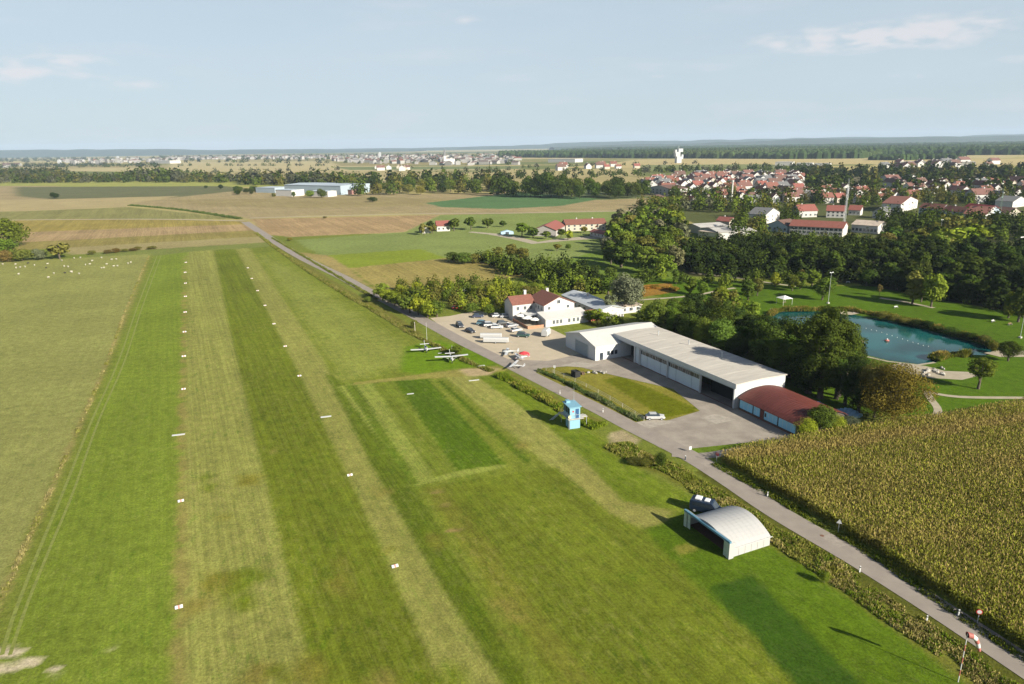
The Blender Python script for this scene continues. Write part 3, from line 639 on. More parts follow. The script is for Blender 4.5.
# orchard belt by the car park
row = [(381,302),(388,306),(395,309),(402,313),(410,316),(418,318),(428,321),(437,320)]
for i, (x, y) in enumerate(row):
    one(x, y-3, random.uniform(6.4, 7.6), random.uniform(6.2, 7.6), 'round', random.choice(['fresh','mid','yellow']), f'yellow green roadside tree above the shaded bend, {ORD[i]} in its row', group='row of trees along the shaded road bend', lod=1)
belt([(388,290),(425,288),(470,286),(520,290),(560,290),(596,290),(600,296),(566,296),(520,306),(500,317),(452,313),(410,307)], 5.6, (4.2, 6.4), (.85, 1.15), ['round','round','bush'], ['fresh','mid','yellow','olive'], 'small leafy tree in the green grove beside the car park', 'trees of the grove beside the car park', lod=1)
belt([(476,262),(486,262),(560,276),(590,290),(590,296),(545,286),(500,272)], 6, (5, 8), (.8, 1.0), ['round','tall'], ['mid','deep','fresh'], 'green tree in the hedge line behind the grove', 'trees of the hedge line behind the grove', lod=1)
for i, (x, y, w, cc) in enumerate([(454,262,11,'deep'),(464,264,9,'mid'),(476,263,9,'olive'),(486,262,8,'mid'),(497,262,8,'olive'),(511,259,8,'olive'),(521,262,9,'olive'),(503,268,10,'deep')]):
    one(x, y, random.uniform(6, 7.5) if i not in (4, 5, 6) else 9, w, 'bush' if i < 4 else 'round', cc, f'bushy tree in the short row on the paddock edge, {ORD[i]}', group='bushy trees on the paddock edge', lod=1)
belt([(540,268),(600,273),(640,290),(602,296),(560,285)], 6, (5, 8), (.8, 1.0), ['round','bush','tall'], ['dark','deep','mid'], 'dark tree in the hedge between paddock and willow', 'dark trees between paddock and willow', lod=1)
for i, (x, y) in enumerate([(590,322),(597,324),(606,327),(617,329)]):
    one(x, y, random.uniform(5, 6), 5, 'round', 'fresh', f'leafy green tree between the restaurant and the gabled hangar, {ORD[i]}', group='trees between the restaurant and the gabled hangar', lod=1)
# right hand belts
belt([(604,250),(618,228),(650,216),(676,212),(680,236),(682,268),(668,276),(630,276),(612,268)], 10.5, (11, 16), (.75, .95), ['round','round','tall','willow'], ['mid','olive','deep','fresh','grey','deep'], 'full grown tree in the mixed wood right of the riding yard', 'trees of the mixed wood right of the riding yard')
belt([(682,258),(700,251),(740,248),(800,248),(850,250),(870,254),(860,270),(800,274),(740,276),(690,274)], 7.2, (7.5, 11), (.6, .8), ['round','tall'], ['dark','dark','deep'], 'dark tree in the shaded wood below the grey sheds and school', 'dark trees of the shaded wood')  # near-black leaf colours carry the shade of this wood
belt([(870,256),(1060,262),(1060,320),(1000,310),(940,299),(900,291),(868,280),(780,277),(780,268)], 7.6, (9, 14), (.6, .8), ['round','tall','tall'], ['dark','dark','deep'], 'dark tree in the shaded wood behind the park lawn', 'dark trees behind the park lawn')  # shade of the wood is put into these dark leaf colours
belt([(735,236),(800,240),(850,242),(870,246),(850,250),(740,246)], 7, (4.5, 6.5), (.9, 1.1), ['round'], ['fresh','olive','mid'], 'sunlit tree on the upper edge of the wood below the school', 'sunlit trees below the school')
belt([(880,244),(930,250),(935,232),(960,232),(985,236),(990,246),(940,258),(890,262)], 9.5, (11, 16), (.8, 1.0), ['round','round','willow'], ['olive','mid','yellow','deep'], 'large sunlit tree below the long red roofed terrace houses', 'large trees below the red roofed terraces')
belt([(640,276),(680,282),(740,284),(800,280),(800,284),(740,290),(690,284),(645,284)], 8, (4.5, 8), (.6, .85), ['round','tall','loose'], ['mid','deep','fresh'], 'young tree in the row along the upper park path', 'young trees along the upper park path', lod=1)
for x, y, h, w, kk, cc, lb in [
    (822,300,10,8.5,'round','mid','round green tree beside the floodlight mast above the pond'), (775,287,7,5,'round','yellow','yellow green tree at the upper end of the pond lawn'), (792,291,8,6,'round','mid','green tree left of the floodlight mast'),
    (801,284,7,5,'loose','rust','thin rusty tree on the upper lawn'), (800,289,8,6,'tall','mid','upright green tree near the floodlight mast'),
    (843,276,7,5,'tall','mid','upright sunlit tree in front of the dark wood'), (858,280,6.5,4.5,'conifer','mid','small pointed tree in front of the dark wood'),
    (912,304,14,7,'tall','olive','left tree of the tall sunlit pair on the upper lawn'), (931,307,15,9,'round','fresh','right broad tree of the tall sunlit pair on the upper lawn'), (921,302,9,7,'round','mid','lower tree between the tall sunlit pair'),
    (879,296,5.5,2.5,'loose','rust','thin leafless brown tree above the pond'), (975,300,7,4,'tall','deep','small upright tree in shade at the edge of the lawn'),
    (1008,318,10,5,'tall','mid','upright tree beside the right floodlight mast'), (1014,296,6,6,'round','olive','olive bush near the right edge above the lawn'),
    (757,296,8,6,'round','olive','olive tree left of the little white shelter'), (748,300,9,6,'tall','mid','green tree at the near end of the park path'), (722,306,9,7,'round','fresh','fresh green tree where the park path leaves the wood'),
    (703,296,7,5,'round','mid','green tree on the small lawn above the wood'), (690,294,8,6,'tall','mid','upright green tree by the brown reed patch'), (676,284,7,4,'tall','mid','slim tree on the lawn beside the olive tree')]:
    one(x, y, h, w, kk, cc, lb, lod=1)

for i, (x, y) in enumerate([(882,321),(893,323),(905,325.5),(917,328),(928,330.5),(939,333.5),(950,336.5),(961,339.5),(972,342.5),(983,345.5),(990,348)]):
    one(x, y-2.2, random.uniform(2.0, 3.2), random.uniform(4, 5.2), 'bush', random.choice(['dark','deep','olive']), f'dark shrub on the far bank of the pond, {ORD[i]}', cat='shrub', group='shrubs on the far bank of the pond', lod=1)
for x, y, h, w, kk, cc, lb in [(1018,322,13,7,'tall','deep','tall dark tree cut by the right edge beside the floodlight mast'),(960,296,9,8,'round','dark','dark round tree at the lawn edge left of the small upright one'),(897,290,10,8,'round','dark','dark tree behind the tall sunlit pair, on their left'),
    (866,286,8,7,'round','deep','green tree at the foot of the dark wood above the pond'),(830,290,7,6,'round','deep','dark little tree right behind the floodlight mast'),(812,286,8,6,'tall','mid','upright tree left of the tree by the floodlight mast')]:
    one(x, y, h, w, kk, cc, lb, lod=1)

# ------------------------------------------------------------------ buildings near the airfield
def bld(name, s, d, label, cat, group=None, base=A0, th=TH):
    c = base+np.array([math.cos(th), math.sin(th)])*s+np.array([-math.sin(th), math.cos(th)])*d
    return empty(name, (c[0], c[1]), th, label=label, cat=cat, group=group)
# long hangar: x along the front, y into depth, front wall at y = 0
T = bld('long_hangar', 0, 0, 'long white flat roofed aircraft hangar with two dark open bays beside the apron', 'hangar')
L_, D_, H_ = 50.2, 15.5, 6.4
WH = mat('hangar_white', (.50, .51, .51), .55, noise=.06, scale=.4)
PANEL = mat('pale_blue_panel', (.50, .56, .60), .5, noise=.06, scale=.5)
ROOFW = mat('light_flat_roof', (.45, .415, .36), .85, noise=.16, scale=.5, stretch=(1.6, .22, 1))
ob = MB(); ob.box(0, L_, D_-.25, D_, 0, H_-.5); ob.box(0, .3, .4, D_-.25, 0, H_-.5); ob.box(L_-.3, L_, 0, D_-.25, 0, H_-.5); ob.build('wall', WH, T)
rf = MB(); rf.xprism([(-.35, H_-.28), (D_/2, H_-.02), (D_+.3, H_-.28), (D_+.3, H_-.5), (-.35, H_-.5)], -.4, L_+.35); ro = rf.build('roof', ROOFW, T)
MB().box(-.45, L_+.4, -.42, -.352, H_-1.35, H_-.15).build('fascia', WH, T)
for x, y in [(8, 9.5), (20, 10.8), (33, 11)]:
    v = MB(); v.tube((x, y, H_), (x, y, H_+1.1), .14); v.tube((x, y, H_+1.1), (x, y, H_+1.25), .24); v.build('roof_vent', STEEL, ro)
for x in (0.02, 9.9, 12.4, 24.8, 37.8, 49.75):
    MB().box(x, x+.45, -.25, .2, 0, H_-.51).build('column', WH, T)
def bay(parent, x0, x1, z1=4.9):
    b = MB(); b.box(x0, x1, 3.2, 3.3, 0, z1); b.box(x0, x1, .15, 3.2, z1, z1+.1); b.build('open_bay', DARK, parent)  # near-black back panel and ceiling hold the shade inside the bay
MB().box(-.4, L_+.35, -.56, -.452, H_-1.45, H_-1.33).build('gutter', STEEL, T)
for x in (.1, 12.3, 25.0, 38.0, 49.9): MB().tube((x+.2, -.34, .1), (x+.2, -.34, H_-1.46), .06, n=6).build('downpipe', STEEL, T)
for x in (6.2, 12.5, 18.8, 25.1, 31.4, 37.7, 44.0):
    v = MB(); v.xprism([(-.34, H_-.275), (D_/2, H_-.015), (D_+.29, H_-.275), (D_+.29, H_-.255), (D_/2, H_+.005), (-.34, H_-.255)], x-.04, x+.04); v.build('roof_seam', ROOFW, ro)
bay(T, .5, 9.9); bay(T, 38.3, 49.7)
MB().box(.48, 9.88, .05, .25, 4.95, H_-.52).build('lintel', PANEL, T); MB().box(38.26, 49.74, .05, .25, 4.95, H_-.52).build('lintel', PANEL, T)
MB().box(10.36, 12.39, .05, .25, .05, H_-.52).build('end_panel', PANEL, T)
for x0, x1 in ((12.87, 24.78), (25.27, 37.78)):
    n = 4; w = (x1-x0)/n
    MB().box(x0, x1, .06, .3, 4.55, H_-.52).build('lintel', PANEL, T)
    for i in range(n):
        a = x0+i*w+.03; b = x0+(i+1)*w-.03
        dr = MB().box(a, b, .02+.06*(i % 2), .12+.06*(i % 2), .12, 3.35).build('sliding_door', PANEL, T)
        g = MB().box(a, b, .05+.06*(i % 2), .10+.06*(i % 2), 3.37, 4.5).build('window', GLASS, dr)
        f = MB().box(a-.02, b+.02, .0+.06*(i % 2), .049+.06*(i % 2), 4.42, 4.5)
        for q in range(1, 4): f.box(a+(b-a)*q/4-.04, a+(b-a)*q/4+.04, .0+.06*(i % 2), .049+.06*(i % 2), 3.37, 4.419)
        f.build('window_bars', WH, dr)
MB().box(.1, L_-.1, -.3, .0, 0, .1).build('door_rail', mat('rust_floor', (.16, .07, .045), .9, noise=.2), T)
# aircraft in the dark left bay is hidden; gabled hangar at the far end
T = bld('gabled_hangar', -13.5, -9.2, 'white hangar with a low gabled roof and grey rolling door left of the long hangar', 'hangar')
gw, gd = 17.2, 25.5
w = MB(); w.yprism([(0, 0), (gw, 0), (gw, 4.3), (gw/2, 6.3), (0, 4.3)], 0, gd-.1); w.build('wall', WH, T)
r = MB(); r.yprism([(-.35, 4.22), (gw/2, 6.36), (gw+.35, 4.22), (gw+.35, 4.40), (gw/2, 6.56), (-.35, 4.40)], -.35, gd+.2); r.build('roof', mat('white_sheet_roof', (.50, .485, .45), .6, noise=.05, scale=.3), T)
d = MB()
for i in range(9): d.box(6.0, 13.2, -.07-.02*(i % 2), -.01, .05+i*.42, .05+(i+1)*.42)
d.build('rolling_door', mat('grey_door', (.24, .28, .30), .6, noise=.1), T)
f = MB(); f.box(5.8, 5.99, -.12, -.003, 0, 4.0); f.box(13.21, 13.4, -.12, -.003, 0, 4.0); f.box(5.8, 13.4, -.12, -.003, 3.85, 4.05); f.build('door_frame', WH, T)
g = MB(); g.box(gw+.003, gw+.06, 1.5, 2.6, .1, 2.2); g.build('side_door', GLASS, T)
for i in range(3): MB().box(gw+.003, gw+.05, 4+i*1.3, 4.9+i*1.3, 1.2, 2.4).build('window', GLASS, T)
# red arched hall
T = bld('arched_hall', 50.75, .6, 'low hall with a curved dark red metal roof at the end of the long hangar', 'hall', th=TH)
T.rotation_euler[2] = TH-.03
Lh, Dh = 18.0, 13.5
REDM = mat('red_metal_roof', (.115, .032, .024), .5, noise=.22, scale=.35, stretch=(1, .25, 1))
def arc(y0, y1, z0, rise, n=14): return [(y0+(y1-y0)*i/n, z0+rise*math.sin(math.pi*i/n)**.8) for i in range(n+1)]
a = arc(-.4, Dh+.4, 2.85, 1.9); b = [(y, z-.14) for y, z in a][::-1]
r = MB(); r.xprism(a+b, -.0, Lh+.4); ro = r.build('roof', REDM, T)
rb = MB()
for i in range(1, 24):
    x = i*Lh/24
    for (y0, z0), (y1, z1) in zip(a[:-1], a[1:]): rb.add([(x-.04, y0, z0+.005), (x+.04, y0, z0+.005), (x+.04, y1, z1+.005), (x-.04, y1, z1+.005), (x-.04, y0, z0+.05), (x+.04, y0, z0+.05), (x+.04, y1, z1+.05), (x-.04, y1, z1+.05)], [(4,5,6,7),(0,1,5,4),(2,3,7,6),(1,2,6,5),(3,0,4,7)])
rb.build('roof_seams', REDM, ro)
w = MB(); gb = [(y, z-.15) for y, z in arc(.1, Dh-.1, 2.85, 1.85)]
w.xprism([(.1, 0)]+gb+[(Dh-.1, 0)], .3, Lh); w.build('wall', mat('brown_wall', (.075, .06, .05), .8, noise=.2), T)
SKYB = mat('sky_blue_panel', (.24, .50, .64), .5, noise=.07, scale=.5)
for x0, x1 in ((.5, 4.6), (5.0, 6.9), (8.3, 12.2), (12.6, 17.4)):
    MB().box(x0, x1, -.03, .097, .55, 2.55).build('panel', SKYB, T)
    q = MB(); q.box(x0, x1, -.06, -.032, 2.47, 2.55); n = max(1, int((x1-x0)/1.4))
    for i in range(1, n+1): q.box(x0+(x1-x0)*i/(n+1)-.03, x0+(x1-x0)*i/(n+1)+.03, -.06, -.032, .55, 2.469)
    q.build('panel_bars', PANEL, T)
dr = MB().box(7.1, 8.1, -.03, .097, .05, 2.3).build('door', mat('brown_door', (.12, .04, .03), .6), T)
MB().box(8.45, 8.95, -.07, -.033, 1.2, 2.1).build('door_window', GLASS, dr)
MB().box(.3, Lh, -.12, -.0, 0, .3).build('plinth', mat('rust_floor', (.16, .07, .045)), T)
# blue tarpaulins behind the red hall
for x, y, lb, wv in ((817, 407, 'pale blue tarpaulin right behind the red hall', 4), (848, 414, 'white and blue tarpaulin slope between dark trees and yellow bush', 5.5)):
    c = G(x, y); t = empty('tarpaulin', c, -.9, label=lb, cat='tarpaulin'); q = MB(); n = 6
    for i in range(n):
        x0, x1 = -wv/2+wv*i/n, -wv/2+wv*(i+1)/n
        h = lambda v: 1.5*math.cos(v/wv*2.6)+.05*math.sin(v*7); q.xprism([(x0*0-1.1, .03), (-.9, h(x0)*.7), (0, h(x0)), (1.0, h(x0)*.6), (1.3, .03)], x0, x1)
    q.build('cover', mat('blue_tarp', (.30, .48, .62), .5, noise=.3, scale=1.2), t)
    k = MB()
    for i in range(-1, 2): k.tube((i*wv/3, -1.15, .1), (i*wv/3, 1.35, .1), .05)
    k.build('lashing', RUBBER, t)

# small arched hangar on the grass
c0 = np.array([27.6, 98.7]); c1 = np.array([31.8, 89.4]); th2 = math.atan2(*(c1-c0)[::-1])
T = empty('arched_hangar', c0, th2, label='small white arched hangar with a dark open front on the grass airfield', cat='hangar')
Ls = 10.2; Ds = 8.3
SHW = mat('white_sheet', (.37, .365, .35), .45, noise=.05, scale=.5, stretch=(1, .3, 1))
a = [(Ls*i/18, 1.45+1.8*math.sin(math.pi*i/18)**.85) for i in range(19)]; b = [(x, z-.08) for x, z in a][::-1]
r = MB(); r.yprism((a+b)[::-1], .37, Ds+.15); ro = r.build('roof', SHW, T)
for j in range(1, 8):
    q = MB(); y = .9+j*(Ds-.8)/8
    for (x0, z0), (x1, z1) in zip(a[:-1], a[1:]): q.add([(x0, y-.02, z0+.02), (x1, y-.02, z1+.02), (x1, y+.02, z1+.02), (x0, y+.02, z0+.02)], [(0, 1, 2, 3)])
    q.build('roof_seam', mat('seam_grey', (.40, .40, .39), .6), ro)
w = MB(); w.box(-.02, .1, .4, Ds, 0, 1.44); w.box(Ls-.1, Ls+.02, .4, Ds, 0, 1.44)
w.yprism([(.1, 0), (Ls-.1, 0), (Ls-.1, 1.4)]+[(x, z-.1) for x, z in a[1:-1]][::-1]+[(.1, 1.4)], Ds-.15, Ds-.02); w.build('wall', SHW, T)
q = MB()
for j in range(1, 6): y = .9+j*(Ds-.9)/6; q.box(Ls+.02, Ls+.06, y-.03, y+.03, 0, 1.44)
q.box(Ls+.02, Ls+.08, .93, Ds+.4, 1.36, 1.5); q.build('wall_trim', mat('seam_grey', (.5, .5, .49)), T)
TEAL = mat('teal_beam', (.10, .22, .30), .5, noise=.15)
q = MB().box(-.25, Ls+.25, 0, .35, 2.62, 2.95); q.build('front_beam', TEAL, T)
q = MB().yprism([(.1, 2.94), (Ls-.1, 2.94)]+[(x, max(z-.1, 2.95)) for x, z in a[5:14]][::-1], .38, .46); q.build('gable', SHW, T)
for x0, x1, n0, n1 in ((.0, a[5][0], 0, 6), (a[13][0], Ls, 13, 19)):
    pts = [(x, z-.1) for x, z in a[n0:n1]]; MB().yprism((pts+[(pts[-1][0], 2.93), (pts[0][0], 2.93)] if True else pts), .36, .40).build('end_panel', SHW, T)
GRP = mat('sage_door', (.40, .46, .36), .6, noise=.1)
for x0 in (-.2, .55): MB().box(x0, x0+.65, .05+.12*(x0 > 0), .14+.12*(x0 > 0), 0, 2.6).build('folded_door', GRP, T)
for x0 in (Ls-1.15, Ls-.45): MB().box(x0, x0+.65, .05+.12*(x0 < Ls-.6), .14+.12*(x0 < Ls-.6), 0, 2.6).build('folded_door', GRP, T)
MB().box(Ls+.2, Ls+.28, -.02, .9, 0, 2.65).build('wing_wall', SHW, T)
MB().box(.12, Ls-.12, 1.0, Ds-.2, .01, .03).build('floor', mat('brown_floor', (.10, .05, .035), .9), T)
# glider trailer-like shapes inside the shade: an aeroplane nose is built further down

# blue control tower
M0 = np.array([12.4, 138.9]); thT = math.atan2(.29, .955)
T = empty('control_tower', M0, thT, label='small light blue control tower with glazed cabin beside the road', cat='tower')
BLU = mat('light_blue_paint', (.17, .34, .43), .5, noise=.06); BLU2 = mat('pale_blue_paint', (.20, .36, .45), .5, noise=.05)
MB().box(0, 2.4, 0, 2.4, 0, 2.3).build('base', BLU2, T)
q = MB(); q.box(-.5, 3.1, -.5, 4.6, 2.3, 2.42); q.box(2.9, 4.3, .3, 1.6, 2.31, 2.41); q.build('deck', CONC, T)
cab = MB(); cab.box(0, 2.4, 0, .12, 2.43, 5.0); cab.box(0, 2.4, 3.6, 3.72, 2.43, 5.0); cab.box(2.28, 2.4, .12, 3.6, 2.43, 5.0); cab.box(0, .12, .12, 3.6, 2.43, 3.3); cab.box(0, .12, .12, 3.6, 4.7, 5.0)
for y in (.12, 1.3, 2.45, 3.45): cab.box(0, .12, y, y+.12, 3.3, 4.7)
cab.build('cabin', BLU2, T)
for y in (.26, 1.44, 2.59): MB().box(.03, .08, y, y+.98 if y < 2.5 else y+.84, 3.32, 4.68).build('window', GLASS, T)
d_ = MB().box(1.3, 2.1, -.05, -.003, 2.44, 4.6).build('door', mat('dark_blue', (.03, .08, .18), .4), T); MB().box(1.37, 1.43, -.10, -.052, 3.3, 3.6).build('handle', STEEL, d_)
MB().tube((.75, -.04, 4.05), (.75, -.003, 4.05), .2, n=14).build('round_sign', mat('sign_red', (.45, .03, .03), .5), T)
MB().tube((-.1, -.12, 2.9), (-.1, -.05, 2.9), .34, n=14).build('lamp_disc', mat('pale_yellow', (.65, .62, .32), .5), T)
q = MB(); q.prism([(-.25, -.3), (2.65, -.3), (2.65, 4.0), (-.25, 4.0)], 5.0, 5.14); ro = q.build('roof', BLU, T)
q = MB(); q.box(.2, 1.1, 2.6, 3.6, 5.14, 5.6); q.build('roof_box', BLU, ro)
q = MB(); q.tube((2.2, 3.2, 5.14), (2.2, 3.2, 8.4), .04, .02, 6); q.build('antenna', STEEL, ro)
q = MB()
for x, y in [(-.45, -.45), (-.45, 1.2), (-.45, 2.9), (-.45, 4.5), (1.2, -.45), (3.0, -.45)]: q.tube((x, y, 2.4), (x, y, 3.4), .025, n=5)
q.tube((-.45, -.45, 3.4), (-.45, 4.5, 3.4), .03, n=5); q.tube((-.45, -.45, 3.4), (3.0, -.45, 3.4), .03, n=5); q.tube((-.45, -.45, 2.9), (-.45, 4.5, 2.9), .02, n=5); q.build('railing', STEEL, T)
q = MB(); 
for s in (0, .7): q.tube((-.6+s, 4.7, 2.35), (-2.4+s, 6.3, 0), .05, n=5)
for i in range(7): t_ = (i+.5)/7; q.box(-.65-1.8*t_, .15-1.8*t_, 4.6+1.6*t_, 4.85+1.6*t_, 2.35-2.35*t_, 2.39-2.35*t_)
q.build('stairs', STEEL, T)
q = MB(); q.tube((-.3, 4.4, 0), (-.3, 4.4, 2.3), .06, n=6); q.tube((-.3, -.3, 0), (-.3, -.3, 2.3), .06, n=6); q.tube((2.9, 4.4, 0), (2.9, 4.4, 2.3), .06, n=6); q.tube((4.1, .4, 0), (4.1, .4, 2.3), .06, n=6); q.build('post', STEEL, T)
q = MB(); q.tube((-.3, 4.4, 2.4), (-.9, 4.8, 2.2), .35, .3, 10); 

# restaurant
gb = np.array([11.4, 233.5]); thG = TH+R_(90)-R_(2)      # x axis towards az ~65
def house_block(T, x0, x1, y0, y1, h, rh, axis_, wallm, roofm, over=.35, part=''):
    """walls with gable ends plus a pitched roof; ridge along 'x' or 'y'"""
    w = MB(); r = MB()
    if axis_ == 'y':
        xm = (x0+x1)/2; w.yprism([(x0, 0), (x1, 0), (x1, h), (xm, h+rh), (x0, h)], y0, y1)
        e = rh/((x1-x0)/2)*over; r.yprism([(x0-over, h-e+.02), (xm, h+rh+.02), (x1+over, h-e+.02), (x1+over, h-e+.2), (xm, h+rh+.24), (x0-over, h-e+.2)], y0-over, y1+over)
    else:
        ym = (y0+y1)/2; w.xprism([(y0, 0), (y1, 0), (y1, h), (ym, h+rh), (y0, h)], x0, x1)
        e = rh/((y1-y0)/2)*over; r.xprism([(y0-over, h-e+.02), (ym, h+rh+.02), (y1+over, h-e+.02), (y1+over, h-e+.2), (ym, h+rh+.24), (y0-over, h-e+.2)], x0-over, x1+over)
    return w.build('wall', wallm, T), r.build('roof', roofm, T)
def windows(T, face, xs_, zs_, w, h, off, fm=None):
    """window panes with frames on a face: face='y-' uses (x,z) at y=off; 'x-' uses (y,z) at x=off; x+ likewise"""
    for z in zs_:
        for x in xs_:
            f = MB(); g = MB(); t_ = .07
            def bx(m, a0, a1, z0, z1, o0, o1):
                if face == 'y-': m.box(a0, a1, off-o1, off-o0, z0, z1)
                elif face == 'x+': m.box(off+o0, off+o1, a0, a1, z0, z1)
                elif face == 'x-': m.box(off-o1, off-o0, a0, a1, z0, z1)
            bx(g, x, x+w, z, z+h, .003, .04)
            bx(f, x-t_, x, z-t_, z+h+t_, .003, .07); bx(f, x+w, x+w+t_, z-t_, z+h+t_, .003, .07); bx(f, x, x+w, z+h, z+h+t_, .003, .07); bx(f, x, x+w, z-t_, z, .003, .10); bx(f, x+w/2-.03, x+w/2+.03, z, z+h, .045, .07)
            fo = f.build('window_frame', fm or WHITE, T); g.build('pane', GLASS, fo)
T = empty('restaurant', gb, thG, label='white two storey restaurant with red tiled roof and low front annex by the car park', cat='restaurant')
house_block(T, 0, 12, 0, 13.5, 6.0, 2.6, 'y', PLASTER, REDT)
house_block(T, -8.5, 0, 8, 15.5, 5.6, 2.2, 'x', PLASTER, REDT)
q = MB(); q.xprism([(-6.5, 0), (0, 0), (0, 3.9), (-6.5, 2.8)], -2.5, 14.2); q.build('annex', PLASTER, T)
q = MB(); q.xprism([(-6.9, 2.72), (-6.9, 2.9), (.02, 4.08), (.02, 3.9)], -2.8, 14.5); q.build('annex_roof', mat('white_sheet_roof', (.76, .74, .70)), T)
windows(T, 'y-', [.2, 1.6, 3, 6.2, 8, 9.6, 11.2], [.9], .8, 1.3, -6.5); windows(T, 'y-', [5.2], [6.3], 1.1, 1.2, 0); windows(T, 'y-', [1.6, 9], [4.4], .9, 1.0, 0)
windows(T, 'y-', [-7, -4.2, -1.8], [3.4], 1, 1.2, 8); windows(T, 'y-', [-6.6, -3.4], [.9], 1.2, 1.3, 8); windows(T, 'x-', [1.5, 4, 6], [4.0], .9, 1.2, 0)
for x, y in ((6.8, 12), (-2, 12.5)): q = MB(); q.box(x, x+.9, y, y+.8, 7.0, 9.3); q.box(x-.08, x+.98, y-.08, y+.88, 9.3, 9.42); q.build('chimney', PLASTER, T)
q = MB(); q.box(-5.6, -.02, 1.4, 7.9, 2.5, 2.6)
for x in (-5.4, -3, -.5): q.tube((x, 1.6, 0), (x, 1.6, 2.5), .07, n=6)
q.build('terrace_roof', WHITE, T)
q = MB(); q.box(-9, -3.0, -6.0, -5.9, 0, 1.0); q.box(-9, -8.9, -5.9, 7, 0, 1.0); q.build('terrace_wall', mat('orange_brick', (.38, .20, .12), .9, noise=.2), T)
def parasol(px, py, h, r, colm, label, group=None):
    c = G(px, py); t = empty('parasol', c, 0, label=label, cat='parasol', group=group)
    q = MB(); q.tube((0, 0, 0), (0, 0, h), .035, n=6); q.build('pole', STEEL, t)
    q = MB(); n = 8; q.add([(r*math.cos(6.2832*i/n), r*math.sin(6.2832*i/n), h-.55) for i in range(n)]+[(0, 0, h)]+[(r*math.cos(6.2832*i/n), r*math.sin(6.2832*i/n), h-.72) for i in range(n)], [(i, (i+1) % n, n) for i in range(n)]+[(i, n+1+i, n+1+(i+1) % n, (i+1) % n) for i in range(n)]); q.build('canopy', colm, t)
    q = MB(); q.tube((0, 0, 0), (0, 0, .1), .3, .25, 10); q.build('base', CONC, t)
CANV = mat('white_canvas', (.75, .73, .68), .8, noise=.06)
for i, (x, y) in enumerate([(521,321),(527,323.5),(531,320),(535,325)]): parasol(x, y, 2.7, 1.9, CANV, f'white parasol on the restaurant terrace, {ORD[i]}', 'parasols on the restaurant terrace')
# annexes behind the restaurant
gb2 = G(585, 316)
T = empty('grey_roofed_hall', G(562, 303), TH-R_(3), label='long hall with pale grey sheet roof behind the restaurant', cat='hall')
house_block(T, 0, 30, 0, 10, 3.2, 1.3, 'x', PLASTER, mat('pale_grey_roof', (.42, .44, .45), .6, noise=.12, scale=.3))
q = MB(); q.tube((12, 5, 4.4), (12, 5, 6), .35, n=8); q.build('chimney', CONC, T)
windows(T, 'y-', [2, 6, 10, 14, 18, 22, 26], [1.2], 1.6, 1.1, 0)
T = empty('red_shed', G(584, 322), thG, label='low shed with red awning roof between restaurant and leafy trees', cat='shed')
house_block(T, 0, 6.5, 0, 6, 2.5, .7, 'x', mat('red_wall', (.30, .08, .06), .8), REDT2)
T = empty('flat_pavilion', G(606, 316), thG, label='long low pavilion with brownish flat roof right of the grey roofed hall', cat='pavilion')
q = MB().box(0, 15, 0, 7, 0, 2.6); q.build('wall', PLASTER, T); q = MB().box(-.4, 15.4, -.4, 7.4, 2.6, 2.85); q.build('roof', mat('tan_roof', (.46, .38, .30), .8, noise=.2, scale=.4), T); windows(T, 'y-', [1, 4, 7, 10, 13], [.9], 1.3, 1.1, 0)

# ------------------------------------------------------------------ maize field
def attr_leaf_mat(name, trans=.2, nscale=.9, vary=.3):
    m = bpy.data.materials.new(name); m.use_nodes = True; t = m.node_tree; t.nodes.clear(); k = t.links.new
    o = N(t, 'ShaderNodeOutputMaterial'); mx = N(t, 'ShaderNodeMixShader'); mx.inputs[0].default_value = trans
    d = N(t, 'ShaderNodeBsdfDiffuse'); tr = N(t, 'ShaderNodeBsdfTranslucent'); at = N(t, 'ShaderNodeAttribute', attribute_name='tint')
    tcx = N(t, 'ShaderNodeTexCoord'); n1 = N(t, 'ShaderNodeTexNoise'); n1.inputs['Scale'].default_value = nscale; n1.inputs['Detail'].default_value = 4
    mr = N(t, 'ShaderNodeMapRange'); mr.inputs[1].default_value = .3; mr.inputs[2].default_value = .7; mr.inputs[3].default_value = 1-vary; mr.inputs[4].default_value = 1+vary
    vm = N(t, 'ShaderNodeVectorMath', operation='SCALE')
    k(tcx.outputs['Object'], n1.inputs[0]); k(n1.outputs[0], mr.inputs[0]); k(at.outputs['Color'], vm.inputs[0]); k(mr.outputs[0], vm.inputs['Scale'])
    k(vm.outputs[0], d.inputs[0]); k(vm.outputs[0], tr.inputs[0]); k(d.outputs[0], mx.inputs[1]); k(tr.outputs[0], mx.inputs[2]); k(mx.outputs[0], o.inputs[0]); return m
TINT = attr_leaf_mat('plants')
def quads_obj(name, V, colr, label, cat, parent=None):
    """V (n,4,3) quads with one colour each, linked as one stuff object"""
    n = len(V); me = np_mesh(name, V.reshape(-1, 3), np.arange(n*4).reshape(n, 4))
    a = me.attributes.new('tint', 'FLOAT_COLOR', 'POINT'); cc = np.ones((n, 4, 4), np.float32); cc[:, :, :3] = colr[:, None, :]
    a.data.foreach_set('color', cc.ravel()); me.materials.append(TINT)
    return tag(link(name, me, parent), label, cat, kind='stuff')
def inside(poly, p): return sdist(p[:, 0], p[:, 1], np.array(poly)) < 0
